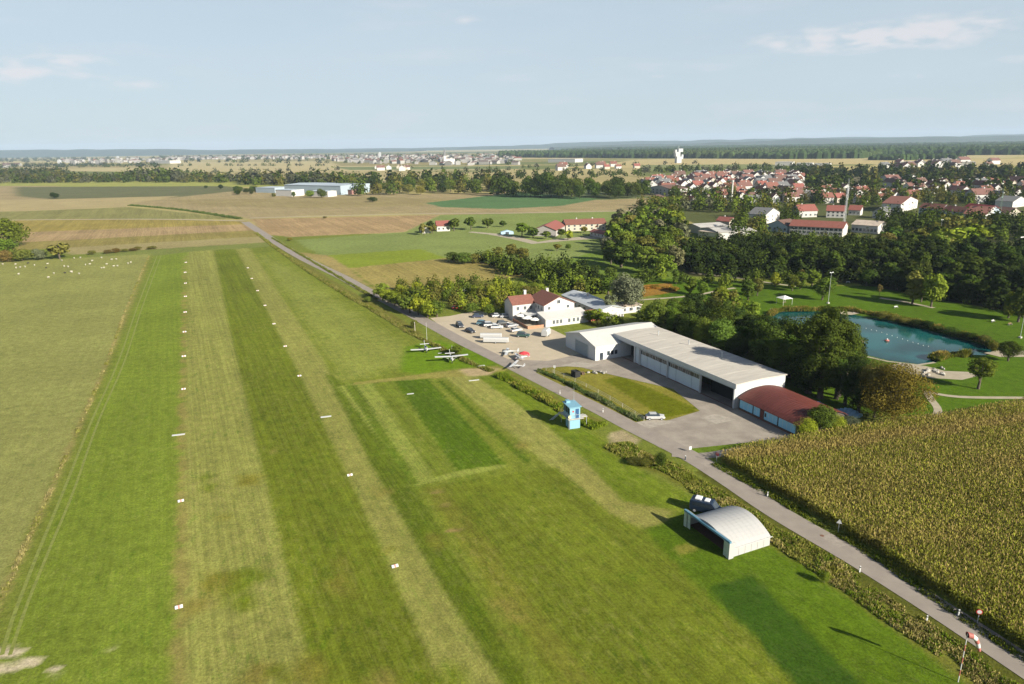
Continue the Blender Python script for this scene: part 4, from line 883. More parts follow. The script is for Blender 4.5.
def blades(p, h, w, lean, z0=0.):
    """vertical leaf blades at points p (n,2)"""
    n = len(p); t = rng.uniform(0, 6.283, n); a = np.stack([np.cos(t), np.sin(t), 0*t], 1)*(w/2)[:, None]
    t2 = rng.uniform(0, 6.283, n); l = np.stack([np.cos(t2), np.sin(t2), 0*t], 1)*(lean*h)[:, None]
    b = np.stack([p[:, 0], p[:, 1], np.full(n, z0)], 1); top = b+l; top[:, 2] += h
    return np.stack([b-a, b+a, top+a*.45, top-a*.45], 1)
CORN = gp([(720,461),(752,480),(785,498),(868,547),(952,604),(1036,660),(1130,722)])+[G(1500,560), G(1500,378)]+gp([(1200,382),(1024,406),(935,421),(860,431.5),(790,444),(752,450)])
rows = []; d_ = np.array([-.485, .875]); n_ = np.array([.875, .485]); P = np.array(CORN); 
us = P@d_; vs_ = P@n_
for v in np.arange(vs_.min(), vs_.max(), .75):
    k = np.arange(us.min(), us.max(), .24); rows.append(k[:, None]*d_+(v+rng.normal(0, .05, len(k)))[:, None]*n_)
p = np.concatenate(rows); p = p[inside(P, p)]; p += rng.normal(0, .05, p.shape)
far = np.hypot(p[:, 0], p[:, 1]); p = p[(far < 210)]
hh = 2.15*(1+.07*vnoise(p[:, 0], p[:, 1], 6, 9)+rng.normal(0, .05, len(p))); nP = len(p)
mot = vnoise(p[:, 0], p[:, 1], 9, 7)*.5+vnoise(p[:, 0], p[:, 1], 2.2, 8)*.5
pa_, pb_ = G(790, 455), G(1040, 424); tl = (pb_-pa_)/np.linalg.norm(pb_-pa_); dl = np.abs((p-pa_)@np.array([-tl[1], tl[0]])+1.2*vnoise(p[:, 0], p[:, 1], 7, 15)); band = np.clip(1.6-dl/2.2, 0, 1)
dryn = np.clip(vnoise(p[:, 0], p[:, 1], 16, 12)*.9+vnoise(p[:, 0]*.3, p[:, 1], 4, 13)*.5, -1, 1)
gcol = np.array([.19, .198, .026])[None]*(1+.28*mot)[:, None]; dr_ = np.clip(.35*np.clip(dryn, 0, 1)+.55*band, 0, .8)[:, None]; gcol = gcol*(1-dr_)+np.array([.34, .24, .085])*dr_
VV_ = []; CC_ = []
for i in range(7):
    z = hh*(.22+.105*i); t = rng.uniform(0, 6.283, nP); L1 = rng.uniform(.38, .62, nP); dz = rng.uniform(-.10, .42, nP)
    a = np.stack([np.cos(t), np.sin(t), 0*t], 1); s_ = np.stack([-np.sin(t), np.cos(t), rng.uniform(-.3, .3, nP)], 1)*.085
    b = np.stack([p[:, 0], p[:, 1], z], 1); mid = b+a*(L1*.55)[:, None]; mid[:, 2] += dz; tip = b+a*L1[:, None]; tip[:, 2] += dz*.5
    VV_.append(np.stack([b-s_*.6, b+s_*.6, mid+s_, mid-s_], 1)); VV_.append(np.stack([mid-s_, mid+s_, tip+s_*.2, tip-s_*.2], 1))
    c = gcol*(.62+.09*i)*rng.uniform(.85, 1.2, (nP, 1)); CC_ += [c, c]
VV_.append(blades(p, hh*.97, np.full(nP, .07), np.full(nP, .03))); CC_.append(gcol*.9)
b3 = blades(p, np.full(nP, .38), np.full(nP, .13), np.full(nP, .3)); b3[:, :, 2] += (hh*.93)[:, None]; VV_.append(b3); CC_.append(np.array([[.32, .24, .09]])*rng.uniform(.6, 1.2, (nP, 1)))
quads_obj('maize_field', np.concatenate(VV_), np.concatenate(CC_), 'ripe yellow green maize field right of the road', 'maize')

# ------------------------------------------------------------------ tall grass on verges
def grass_strip(name, px, w, dens, h, cols, label, clump=0.0, wob=.0, z0=0):
    poly = np.array(ribbon(smooth_line(gp(px)), w)); lo = poly.min(0); hi = poly.max(0)
    L_ = sum(np.linalg.norm(np.array(a)-np.array(b)) for a, b in zip(gp(px)[:-1], gp(px)[1:])); area = L_*w
    out = []; need = int(area*dens)
    line = smooth_line(gp(px), 8); seg = np.array(line); i = rng.integers(0, len(seg)-1, need*2); 
    ln = np.linalg.norm(seg[1:]-seg[:-1], axis=1); i = rng.choice(len(ln), need, p=ln/ln.sum()); t = rng.uniform(0, 1, need)[:, None]
    q = seg[i]*(1-t)+seg[i+1]*t; tt = seg[i+1]-seg[i]; tt /= np.linalg.norm(tt, axis=1)[:, None]; nn = np.stack([-tt[:, 1], tt[:, 0]], 1)
    off = rng.uniform(-.5, .5, need); q = q+nn*(off*w*(1+.3*vnoise(q[:, 0], q[:, 1], 5, 3)))[:, None]
    nz = vnoise(q[:, 0], q[:, 1], 2.6, 21)+.6*vnoise(q[:, 0], q[:, 1], .9, 22)
    keep = nz > (clump-1.2 if clump else -9); q = q[keep]; nz = nz[keep]; off = off[keep]
    hh = h*np.clip(.65+.4*nz, .2, 1.5)*rng.uniform(.7, 1.2, len(q))*(1-1.1*np.abs(off)**2)
    V = [blades(q+rng.normal(0, .12, q.shape), hh, rng.uniform(.10, .22, len(q)), rng.uniform(.1, .6, len(q))) for _ in range(3)]
    ca = np.array([lin(c)*.95 for c in cols]); ci = np.clip(((vnoise(q[:, 0], q[:, 1], 3.3, 31)+1)/2*len(ca)+rng.normal(0, .5, len(q))).astype(int), 0, len(ca)-1)
    C_ = [ca[ci]*rng.uniform(.7, 1.25, (len(q), 1)) for _ in range(3)]
    return quads_obj(name, np.concatenate(V), np.concatenate(C_), label, 'grass')
STRAW = [(116,124,46),(142,138,70),(102,120,34),(160,148,92),(128,128,54)]
grass_strip('tall_grass', [(616,444),(640,458),(668,467),(694,483),(757,524),(826,566),(884,607),(948,649),(1005,692)], 5.0, 24, .62, STRAW, 'tall straw coloured grass on the verge between arched hangar and road', clump=.25)
grass_strip('tall_grass', [(500,376),(530,391),(560,408),(580,420),(600,428)], 3.4, 22, 1.2, [(110,124,36),(96,116,30),(140,138,60),(120,128,44)], 'tall green grass on the verge above the blue tower', clump=.15)
grass_strip('tall_grass', [(256,233),(292,260),(337,289),(378,313),(424,340),(466,361),(492,371.5)], 2.4, 9, .9, [(104,112,44),(134,128,72),(96,104,36)], 'rough grass strip between the runway field and the long road', clump=.1)
grass_strip('hedge', [(538,371),(560,380),(600,400),(640,421)], 1.3, 40, 1.0, [(96,112,60),(72,92,40),(120,126,84)], 'low scrubby hedge between the road and the apron lawn')
grass_strip('tall_grass', [(714,464),(777,499),(860,547),(943,605),(1026,661),(1090,703)], 1.6, 20, .6, [(84,98,28),(104,110,40),(70,88,22)], 'green grass in the shade between road and maize', clump=.1)
grass_strip('tall_grass', [(149,256),(128,305),(107,362),(80,425),(52,488),(28,540),(2,598),(-20,650)], .8, 16, .4, [(150,140,92),(138,132,78),(118,120,56)], 'dry pale grass tufts along the edge of the sheep meadow', clump=1.25)
grass_strip('tall_grass', [(272,238),(330,272),(378,300)], 1.6, 10, .8, [(88,98,36),(110,114,50)], 'dark rough grass along the right side of the long road')
grass_strip('tall_grass', [(130,205.5),(180,210),(240,219)], 6, 2.5, 2.0, [(70,88,40),(92,104,56)], 'dark hedge line running between the brown and tan fields')
grass_strip('reeds', [(770,316),(778,311.5),(800,310.5),(838,310),(862,313),(885,317),(905,321),(935,329),(962,336),(985,343),(994,349)], 2.6, 26, 1.7, [(120,118,48),(98,112,36),(150,132,70),(84,100,30)], 'tall reeds along the far bank of the pond', clump=.1)
grass_strip('reeds', [(934,360),(945,356),(958,355),(968,357)], 4.5, 26, 1.9, [(120,118,48),(98,112,36),(150,132,70)], 'clump of reeds at the near right corner of the pond')
grass_strip('tall_grass', [(640,288),(660,288),(678,290)], 5, 9, 1.2, [(168,122,56),(140,104,44),(110,110,40)], 'brown reed patch on the small lawn above the wood')
# stones on the shore and on the gravel
def rock(x, y, r, label, group, cat='rock'):
    c = G(x, y); q = MB(); q.ball((0, 0, r*.35), (r, r*random.uniform(.6, .9), r*.6), 7, 5)
    q.v = [(a*random.uniform(.8, 1.15), b*random.uniform(.8, 1.15), max(c_, 0)*random.uniform(.8, 1.1)) for a, b, c_ in q.v]; q.sm = [False]*len(q.sm)
    o = q.build('rock', mat('pale_stone', (.34, .32, .28), .9, noise=.25, scale=3), None); o.location = (c[0], c[1], 0); o.rotation_euler[2] = random.uniform(0, 6); tag(o, label, cat, group)
for i in range(16): rock(random.uniform(905, 955), random.uniform(366.5, 376), random.uniform(.35, .8), 'pale boulder on the gravel play beach below the pond', 'boulders on the gravel play beach')
for i in range(6): rock(random.uniform(842, 860), random.uniform(310, 314), random.uniform(.3, .6), 'pale boulder on the rocky point of the far pond bank', 'boulders on the rocky point')
for i in range(7): rock(random.uniform(584, 606), random.uniform(371, 374), random.uniform(.35, .8), 'pale stone in the heap on the apron edge beside the black container', 'stones on the apron edge')

# ------------------------------------------------------------------ markers, posts, signs, windsock
def copy_at(o, x, y, rz=None, label=None, group=None):
    c = copy_tree(o); c.location = (x, y, 0)
    if rz is not None: c.rotation_euler[2] = rz
    if label: c['label'] = label
    if group: c['group'] = group
    return c
RZ = R_(25.6)
mk = empty('runway_marker', (0, 0), 0, label='x', cat='runway marker')
for s in (-1, 1):
    q = MB(); q.xprism([(s*.55, .02), (s*.02, .42), (s*.02, .47), (s*.62, .02)] if s > 0 else [(s*.62, .02), (s*.02, .47), (s*.02, .42), (s*.55, .02)], -.8, .8); q.build('side_panel', WHITE, mk)
q = MB(); q.xprism([(-.64, .02), (0, .50), (.64, .02), (.58, .02), (0, .475), (-.58, .02)], -.22, .22); q.build('red_band', mat('marker_red', (.42, .20, .16), .6), mk)
first = True
def marker(x, y, label, group, sc=1):
    global first
    c = G(x, y)
    if first: o = mk; o.location = (c[0], c[1], 0); o.rotation_euler[2] = RZ; first = False; o['label'] = label; o['group'] = group
    else: o = copy_at(mk, c[0], c[1], RZ, label, group)
    o.scale = (sc*.62,)*3
lm = [(179,607),(181,501),(183.6,389.2),(183.9,356.4),(184.6,332),(185.2,312.3),(185.5,296.6),(185.5,283.4),(185.2,272.5),(185.9,262.5)]
NTH = ['nearest', 'second nearest', 'third nearest', 'fourth nearest', 'fifth nearest', 'sixth nearest', 'seventh nearest', 'eighth nearest', 'ninth nearest', 'farthest']
for i, (x, y) in enumerate(lm): marker(x, y, f'white roof shaped runway marker, {NTH[i]} in the left hand row', 'markers along the left runway edge', 1 if i < 3 else 1.15)
rm = [(394.8,566.2),(349.8,475.2),(299.4,376),(285.2,346.4),(274,324),(265,305.6),(257.6,290.8),(251.8,278.6),(247.9,268)]
for i, (x, y) in enumerate(rm): marker(x, y, f'white roof shaped runway marker, {NTH[i] if i < 8 else "farthest"} in the right hand row', 'markers along the right runway edge')
def board(x, y, w, d, label):
    c = G(x, y); q = MB().box(-w/2, w/2, -d/2, d/2, .03, .10); o = q.build('marker_board', WHITE); o.location = (c[0], c[1], 0); o.rotation_euler[2] = RZ+R_(-10); tag(o, label, 'runway marker')
board(178.5, 435, 2.6, .7, 'wide flat white board across the left runway edge'); board(326, 416.9, 2.4, .7, 'wide flat white board on the right runway edge')
board(410.4, 394, 1.7, .5, 'small flat white board on the mown block beside the runway'); board(440, 353.3, 1.2, .5, 'tiny flat board between the two parked white aeroplanes')
board(474, 380.5, 2.8, .5, 'flat white board lying at the start of the verge'); board(481, 366, 2.2, .8, 'white plank at the edge of the bare taxi crossing')
def delineator(x, y, label, g='white road marker posts', h=1.0):
    c = G(x, y); t = empty('road_post', c, 0, label=label, cat='road post', group=g)
    q = MB().prism([(-.09, -.06), (.09, -.06), (.09, .06), (-.09, .06)], 0, h); q.build('post', WHITE, t)
    q = MB().box(-.095, .095, -.065, .065, h*.72, h*.88); q.build('black_band', RUBBER, t)
for x, y, l in [(859.6,572,'white road post on the verge side opposite the triangular sign'),(926.4,622,'white road post on the verge left of the windsock'),(958.2,616,'white road post on the maize side beside the round sign'),(767.4,497,'white road post in front of the maize, nearest the junction'),
    (560,394,'small white road post near the blue tower'),(603,412.5,'small white road post on the road edge right of the blue tower'),(452,349,'thin white road post beyond the parked aeroplanes')]: delineator(x, y, l)
def sign(x, y, h, kind, label, face=2.5):
    c = G(x, y); t = empty('road_sign', c, face, label=label, cat='road sign')
    MB().tube((0, 0, 0), (0, 0, h), .035, n=6).build('post', STEEL, t)
    RD = mat('sign_red', (.45, .03, .03), .5)
    if kind == 'round':
        b = MB().tube((0, -.05, h-.35), (0, -.03, h-.35), .36, n=20).build('sign_plate', RD, t); MB().tube((0, -.06, h-.35), (0, -.052, h-.35), .26, n=20).build('white_field', WHITE, b)
    elif kind == 'tri':
        b = MB().yprism([(-.42, h-.65), (.42, h-.65), (0, h+.08)], -.05, -.03).build('sign_plate', WHITE, t); MB().tube((0, -.03, h-.4), (0, -.01, h-.4), .08, n=8).build('clamp', STEEL, b)
    else: MB().box(-.3, .3, -.06, -.03, h-.75, h-.05).build('sign_plate', WHITE, t)
sign(977, 624, 2.2, 'round', 'round red rimmed white traffic sign in front of the maize', -.35); sign(838, 532.5, 2.3, 'tri', 'white triangular traffic sign at the maize edge', -.5)
sign(716.4, 463, 2.2, 'round', 'small traffic sign at the tip of the maize field by the junction', 2.2); sign(690, 452, 1.3, 'rect', 'short white sign on the grass strip at the junction', .3)
sign(554.5, 375, 2.8, 'rect', 'white board on a post at the upper end of the apron lawn', -.3)
c = G(685.3, 460); t = empty('bollard', c, 0, label='dark bollard with white cap on the road edge at the junction', cat='bollard'); MB().tube((0, 0, 0), (0, 0, .85), .13, .11, 8).build('post', mat('dark_metal', (.06, .07, .08), .5), t); MB().tube((0, 0, .85), (0, 0, .95), .14, .1, 8).build('cap', WHITE, t)
# windsock
c = G(958, 682); t = empty('windsock', c, 0, label='red and white windsock on a banded pole beside the road', cat='windsock')
RD = mat('signal_red', (.36, .12, .10), .6)
MB().tube((0, 0, 0), (0, 0, 6.6), .055, .045, 8).build('pole', WHITE, t)
for z in (.9, 2.6, 4.3): MB().tube((0, 0, z), (0, 0, z+.8), .062, n=8).build('red_band', RD, t)
ctr = [(0, 6.45), (.55, 6.35), (.95, 6.05), (1.2, 5.6), (1.4, 5.05), (1.55, 4.6)]; rad = [.34, .31, .27, .24, .2, .17]
hoop = []; 
for (x, z), r, k in zip(ctr, rad, range(6)):
    a = [0, .25, .7, 1.1, 1.25, 1.3][k]; hoop.append([(x*.9+r*math.sin(a)*math.cos(u), x*-.25+r*math.sin(u), z+r*math.cos(a)*math.cos(u)) for u in np.linspace(0, 6.283, 13)[:-1]])
for k in range(5):
    q = MB(); q.loft([hoop[k], hoop[k+1]]); q.f = q.f[:-2]; q.sm = q.sm[:-2]; q.build('sock_band', RD if k % 2 == 0 else WHITE, t)
for i, (x, y) in enumerate([(437, 350), (415, 331)]):
    c = G(x if i else 427, y if i else 341); tt = empty('flagpole', c, 0, label=['thin bare pole on the verge beside the parked aeroplanes', 'pale post at the roadside by the car park bend'][i], cat='pole'); MB().tube((0, 0, 0), (0, 0, 6-3*i), .05+.07*i, .03+.06*i, 8).build('shaft', CREAM if i else WHITE, tt); MB().tube((0, 0, 6-3*i), (0, 0, 6.1-3*i), .06+.08*i, n=8).build('cap', STEEL, tt)
# wire mesh fence between road and lawn
fp = smooth_line(gp([(546,370.5),(575,382),(610,400),(644,421)]), 6); t = empty('mesh_fence', fp[0], 0, label='low pale wire fence between the road and the apron lawn', cat='fence')
for i, a in enumerate(fp):
    if i % 2 == 0: MB().tube((a[0]-fp[0][0], a[1]-fp[0][1], 0), (a[0]-fp[0][0], a[1]-fp[0][1], 1.1), .05, n=5).build('post', CONC, t)
q = MB()
for a, b in zip(fp[:-1], fp[1:]):
    for z in (.3, .65, 1.02): q.tube((a[0]-fp[0][0], a[1]-fp[0][1], z), (b[0]-fp[0][0], b[1]-fp[0][1], z), .025, n=4)
q.build('wire', STEEL, t)

# ------------------------------------------------------------------ sheep
def sheep_mesh(name):
    q = MB(); rr = [(-.55, .12, .62), (-.45, .24, .62), (-.2, .29, .63), (.15, .29, .64), (.4, .22, .66), (.52, .13, .72), (.66, .11, .80), (.80, .08, .76), (.86, .04, .74)]
    q.loft([[(x, r*math.cos(t), z+r*math.sin(t)*.95) for t in np.linspace(0, 6.283, 9)[:-1]] for x, r, z in rr])
    for x in (-.35, .32):
        for y in (-.13, .13): q.tube((x, y, .5), (x+.02, y, .25), .06, .045, 6); q.tube((x+.02, y, .25), (x, y, 0), .045, .04, 6)
    for y in (-.09, .09): q.tube((.64, y, .84), (.60, y*1.9, .82), .035, .015, 5)
    return q.mesh(name)
sm = sheep_mesh('sheep'); sm.materials.append(mat('wool', (.42, .39, .31), .95, noise=.15, scale=6)); sm2 = sheep_mesh('sheep_dark'); sm2.materials.append(mat('dark_wool', (.05, .045, .04), .95))
for i, (x, y) in enumerate([(18,127),(130,147),(160,143),(222,133),(120,190),(310,212),(345,186),(305,125),(397,103),(412,140),(437,143),(462,178),(507,188),(475,88),(515,85),(548,130),(575,127),(590,105),(650,85),(683,127),(665,150),(650,152),(715,97),(745,95),(728,140),(752,138),(820,122),(838,115),(104,150),(455,175),(100,128)]):
    c = G(x/6.4, 245+y/6.4); o = bpy.data.objects.new('sheep', sm); C.objects.link(o); o.location = (c[0], c[1], 0); o.rotation_euler[2] = random.choice([0, 3.1, .5, 2.7, 1.5])+random.uniform(-.4, .4); o.scale = (.95,)*3
    tag(o, 'white sheep grazing on the far left meadow', 'sheep', 'white sheep on the meadow')
for x, y in [(180, 120), (297, 150), (417, 183)]:
    c = G(x/6.4, 245+y/6.4); o = bpy.data.objects.new('sheep', sm2); C.objects.link(o); o.location = (c[0], c[1], 0); o.rotation_euler[2] = random.uniform(0, 6); tag(o, 'dark sheep among the white flock on the far left meadow', 'sheep', 'dark sheep on the meadow')

# ------------------------------------------------------------------ vehicles
def wheel(parent, x, y, r=.32, w=.2):
    a = MB().tube((x, y-w/2, r), (x, y+w/2, r), r, n=14).build('wheel', RUBBER, parent)
    s = 1 if y > 0 else -1; MB().tube((x, y+s*(w/2-.01), r), (x, y+s*(w/2+.015), r), r*.6, n=10).build('rim', STEEL, a)
def paint_mat(name, c): return mat(name, c, .3, .0, noise=.03, spec=.6)
def car(px, py, rz, c, label, kind='hatch', cat='car', group=None, scale=1, xy=None):
    p = G(px, py) if xy is None else xy; t = empty('van' if kind == 'van' else 'parked_car', p, rz, label=label, cat='van' if kind == 'van' else cat, group=group)
    pm = paint_mat('paint_%d_%d_%d' % tuple(int(v*100) for v in c), c)
    if kind == 'van':
        L2, hw, bz, tz = 2.45, .95, .95, 2.05; bod = [(-L2, .35), (-L2, 1.9), (-L2+.15, 2.12), (1.0, 2.15), (1.15, 2.1), (1.85, 1.25), (2.4, 1.05), (L2+.03, .8), (L2, .35)]
        gl = None
    elif kind == 'suv':
        L2, hw = 2.2, .9; bod = [(-L2, .4), (-L2, .95), (-2.05, 1.1), (2.0-.75, 1.1), (2.05, .98), (L2, .8), (L2, .4)]; cabp = [(-2.05, 1.095), (-1.8, 1.68), (.3, 1.72), (1.05, 1.095)]
    else:
        L2, hw = 2.1, .85; bod = [(-L2, .32), (-L2, .85), (-1.95, .98), (1.15, .98), (1.95, .85), (L2, .68), (L2, .32)]; cabp = [(-1.8, .975), (-1.35, 1.44), (.25, 1.46), (1.05, .975)]
    q = MB().yprism([(x, z) for x, z in bod][::-1], -hw, hw); q.build('body', pm, t, bevel=.09)
    if kind == 'van':
        for s in (-1, 1): 
            q = MB(); y0, y1 = (hw, hw+.012) if s > 0 else (-hw-.012, -hw); q.yprism([(-1.9, 1.25), (-1.9, 1.85), (.95, 1.88), (1.5, 1.25)][::-1], y0, y1); q.build('side_window', GLASS, t)
        q = MB(); q.add([(1.88, -.8, 1.24), (1.88, .8, 1.24), (1.20, .74, 2.08), (1.20, -.74, 2.08), (1.84, -.8, 1.22), (1.84, .8, 1.22), (1.16, .74, 2.04), (1.16, -.74, 2.04)], [(0, 1, 2, 3), (7, 6, 5, 4), (0, 4, 5, 1), (1, 5, 6, 2), (2, 6, 7, 3), (3, 7, 4, 0)]); q.build('windscreen', GLASS, t)
        q = MB(); q.box(-1.7, -.7, -.6, .6, 2.152, 2.40); q.build('roof_box', WHITE_METAL, t, bevel=.05); q = MB(); q.box(-.2, .6, -.55, .55, 2.152, 2.28); q.build('roof_hatch', WHITE_METAL, t, bevel=.04)
        MB().box(L2-.02, L2+.07, -.9, .9, .36, .62).build('bumper', mat('light_grey_plastic', (.35, .36, .37), .5), t)
        MB().box(L2-.06, L2+.06, -.45, .45, .66, .9).build('grille', mat('light_grey_plastic', (.35, .36, .37), .5), t)
    else:
        b_ = .12; q = MB(); n = len(cabp)
        q.add([(x, -hw+.05+(.14 if z > 1.2 else 0), z) for x, z in cabp]+[(x, hw-.05-(.14 if z > 1.2 else 0), z) for x, z in cabp], [(0, 1, 2, 3), (7, 6, 5, 4), (0, 4, 5, 1), (1, 5, 6, 2), (2, 6, 7, 3), (3, 7, 4, 0)])
        q.build('glasshouse', GLASS, t, bevel=.04)
        x0, z0 = cabp[1]; x1, z1 = cabp[2]; MB().box(x0+.02, x1-.02, -hw+.17, hw-.17, z1-.02, z1+.05).build('roof_panel', pm, t, bevel=.03)
    for s in (-1, 1):
        MB().box(L2-.05, L2+.03, s*hw*.8-.14, s*hw*.8+.14, .62 if kind != 'van' else .82, .78 if kind != 'van' else 1.0).build('headlight', mat('lamp_glass', (.7, .7, .68), .2), t)
        MB().box(-L2-.02, -L2+.05, s*hw*.85-.1, s*hw*.85+.1, .7, .9).build('tail_light', mat('lamp_red', (.35, .02, .02), .3), t)
        for x in (-L2*.64, L2*.64): wheel(t, x, s*(hw-.08), .36 if kind != 'hatch' else .31)
    t.scale = (scale,)*3; return t
car(0, 0, R_(90-112)-R_(8), (.013, .024, .045), 'dark blue camper van with white roof boxes beside the small arched hangar', 'van', scale=1.05, xy=G(705.5, 512))
car(655, 419, R_(-2), (.42, .42, .41), 'silver car parked on the lawn tip at the edge of the apron')
cars = [(459.9,327,-1.2,(.03,.035,.045),'suv','dark car, left one of the two nearest the road in the gravel car park'),(470.2,332.5,-.9,(.03,.03,.035),'hatch','dark car, right one of the two nearest the road in the gravel car park'),
 (483,325,-.3,(.10,.20,.24),'suv','dark teal car in the middle of the gravel car park'),(490,326.5,0.1,(.5,.5,.5),'suv','white car beside the dark teal one in the car park'),(497,328.5,.0,(.55,.55,.55),'hatch','long white car in the middle of the car park'),
 (497.5,317,.2,(.5,.5,.5),'hatch','white car parked left under the trees of the car park'),(505.5,317.5,.2,(.32,.33,.35),'hatch','silver car parked under the trees beside the terrace'),(523.2,337,-.25,(.03,.07,.06),'suv','dark green off road car alone in front of the restaurant'),
 (457,309,.3,(.45,.03,.04),'hatch','red car half hidden under the grove trees'),(467,291,.2,(.5,.5,.5),'hatch','white car hidden among the grove trees')]
cars += [(478,317.5,.1,(.04,.05,.09),'hatch','dark blue car at the back left of the gravel car park'),(512,327,.5,(.3,.3,.31),'hatch','light grey car near the restaurant terrace corner'),(503,325,.3,(.06,.06,.06),'suv','black car right of the long white car in the car park'),(516,331.5,.6,(.45,.44,.42),'hatch','cream car between terrace and dark green off road car')]
for x, y, rz, c, k, l in cars: car(x, y, rz, c, l, k, scale=1.0)
def trailer(px, py, rz, L2, w, h, c, label, cat='trailer', rounded=True):
    t = empty('trailer', G(px, py), rz, label=label, cat=cat)
    pr = [(-w/2, .45), (w/2, .45), (w/2, h*.75), (w*.3, h), (-w*.3, h), (-w/2, h*.75)]
    q = MB().xprism(pr, -L2/2, L2/2); q.build('body', mat('trailer_white', (.40, .40, .39), .4, noise=.04) if c is None else paint_mat('tr', c), t, bevel=.08)
    for y in (-w/2+.05, w/2-.05): wheel(t, 0, y, .3, .18)
    q = MB().tube((L2/2, 0, .5), (L2/2+1.1, 0, .5), .05, n=6); q.tube((L2/2+1.1, 0, .5), (L2/2+1.1, 0, .02), .04, n=6); q.build('drawbar', STEEL, t)
    MB().box(-L2/2-.02, -L2/2-.003, -w*.35, w*.35, .6, h*.72).build('rear_door', mat('seam_grey', (.5, .5, .49)), t)
trailer(496, 343, R_(-8), 8.0, 1.6, 1.9, None, 'front one of two long white glider trailers at the car park edge'); trailer(491, 338.5, R_(-5), 7.0, 1.5, 1.8, None, 'rear one of two long white glider trailers at the car park edge')
trailer(546, 336, R_(70), 4.0, 2.1, 2.5, None, 'tall white box trailer in front of the restaurant annex')
# aeroplanes
def plane(xy, heading, span, c, c2, label, high=True, scale=1.0):
    """x axis = nose direction"""
    t = empty('aeroplane', xy, heading, label=label, cat='aeroplane'); s = span/9.0
    pm = paint_mat('pl_%d_%d_%d' % tuple(int(v*100) for v in c), c); p2 = paint_mat('pl_%d_%d_%d' % tuple(int(v*100) for v in c2), c2)
    st = [(2.0, .10, .95), (1.85, .28, .95), (1.3, .42, 1.0), (.5, .52, 1.12), (-.4, .50, 1.15), (-1.4, .30, 1.15), (-2.8, .16, 1.2), (-4.0, .08, 1.28)]
    MB().loft([[(x, r*.85*math.cos(u), z+r*math.sin(u)) for u in np.linspace(0, 6.283, 13)[:-1]] for x, r, z in st]).build('fuselage', pm, t)
    zw = 1.62 if high else .85
    def wing(y0, y1, ch0, ch1, x0, z, dih=.0, sw=0):
        q = MB()
        for (ya, yb) in ((y0, y1), (-y0, -y1)):
            r = []
            for y, ch, k in ((ya, ch0, 0), (yb, ch1, 1)): r.append([(x0-k*sw+ch*.5, y, z+dih*k), (x0-k*sw+ch*.3, y, z+.10+dih*k), (x0-k*sw-ch*.5, y, z+.02+dih*k), (x0-k*sw-ch*.4, y, z-.02+dih*k), (x0-k*sw+ch*.4, y, z-.05+dih*k)])
            q.loft(r if ya > 0 else r[::-1], sm=False)
        return q
    wing(0, 4.5, 1.35, 1.1, .45, zw, .18).build('wing', pm, t); wing(0, 1.35, .75, .6, -3.7, 1.32).build('tailplane', pm, t)
    MB().yprism([(-4.15, 1.3), (-3.3, 1.3), (-3.85, 2.35), (-4.2, 2.35)], -.04, .04).build('fin', p2, t)
    MB().loft([[(x, r*.8*math.cos(u), z+r*math.sin(u)) for u in np.linspace(0, 6.283, 11)[:-1]] for x, r, z in [(1.15, .06, 1.35), (.85, .3, 1.38), (.1, .42, 1.4), (-.7, .3, 1.38), (-1.0, .05, 1.35)]]).build('canopy', GLASS, t)
    if high:
        q = MB()
        for y in (-1, 1): q.tube((.4, y*.4, .75), (.45, y*2.2, zw+.05), .035, n=5)
        q.build('strut', pm, t)
    q = MB().box(2.03, 2.07, -.06, .06, .15, 1.75); q.build('propeller', RUBBER, t); MB().tube((1.98, 0, .95), (2.2, 0, .95), .12, .03, 8).build('spinner', p2, t)
    for x, y in ((1.5, 0), (-.15, .85), (-.15, -.85)):
        w_ = MB().tube((x, y-.07, .2), (x, y+.07, .2), .2, n=10).build('wheel', RUBBER, t); MB().tube((x, y, .2), (x*.9, y*.3, .8), .04, n=5).build('gear_leg', pm, w_)
    t.scale = (s*scale,)*3
wp = (.5, .5, .49)
def heading(a, b): v = np.array(b)-np.array(a); return math.atan2(v[1], v[0])
hA = heading(G(435.5, 361.6), G(467, 359.2))-math.pi/2
plane(G(451.5, 361.5), hA, 9.6, wp, wp, 'nearer of two white aeroplanes parked on bright grass beside the verge bush')
hB = heading(G(411.5, 351), G(441.4, 348.6))-math.pi/2
plane(G(426, 351.5), hB, 9.3, wp, wp, 'farther of two white aeroplanes parked on the grass near the road', high=False)
plane(G(515, 368), heading(G(515, 368), G(505, 367)), 6.4, wp, wp, 'white light aeroplane standing on the road at the apron entrance')
plane(G(520, 360), R_(200), 6.4, wp, (.55, .04, .06), 'small red and white aeroplane parked beyond the one on the road')
plane(G(508, 354), R_(175), 7.2, (.45, .46, .46), (.45, .46, .46), 'grey white aeroplane under covers at the corner of the gravel yard', high=False)
c = G(565, 372.5); # red and white sunshade next to the small aeroplane
parasol(524, 359, 2.4, 1.5, mat('red_canvas', (.55, .05, .06), .8), 'red parasol at the corner of the gravel yard')
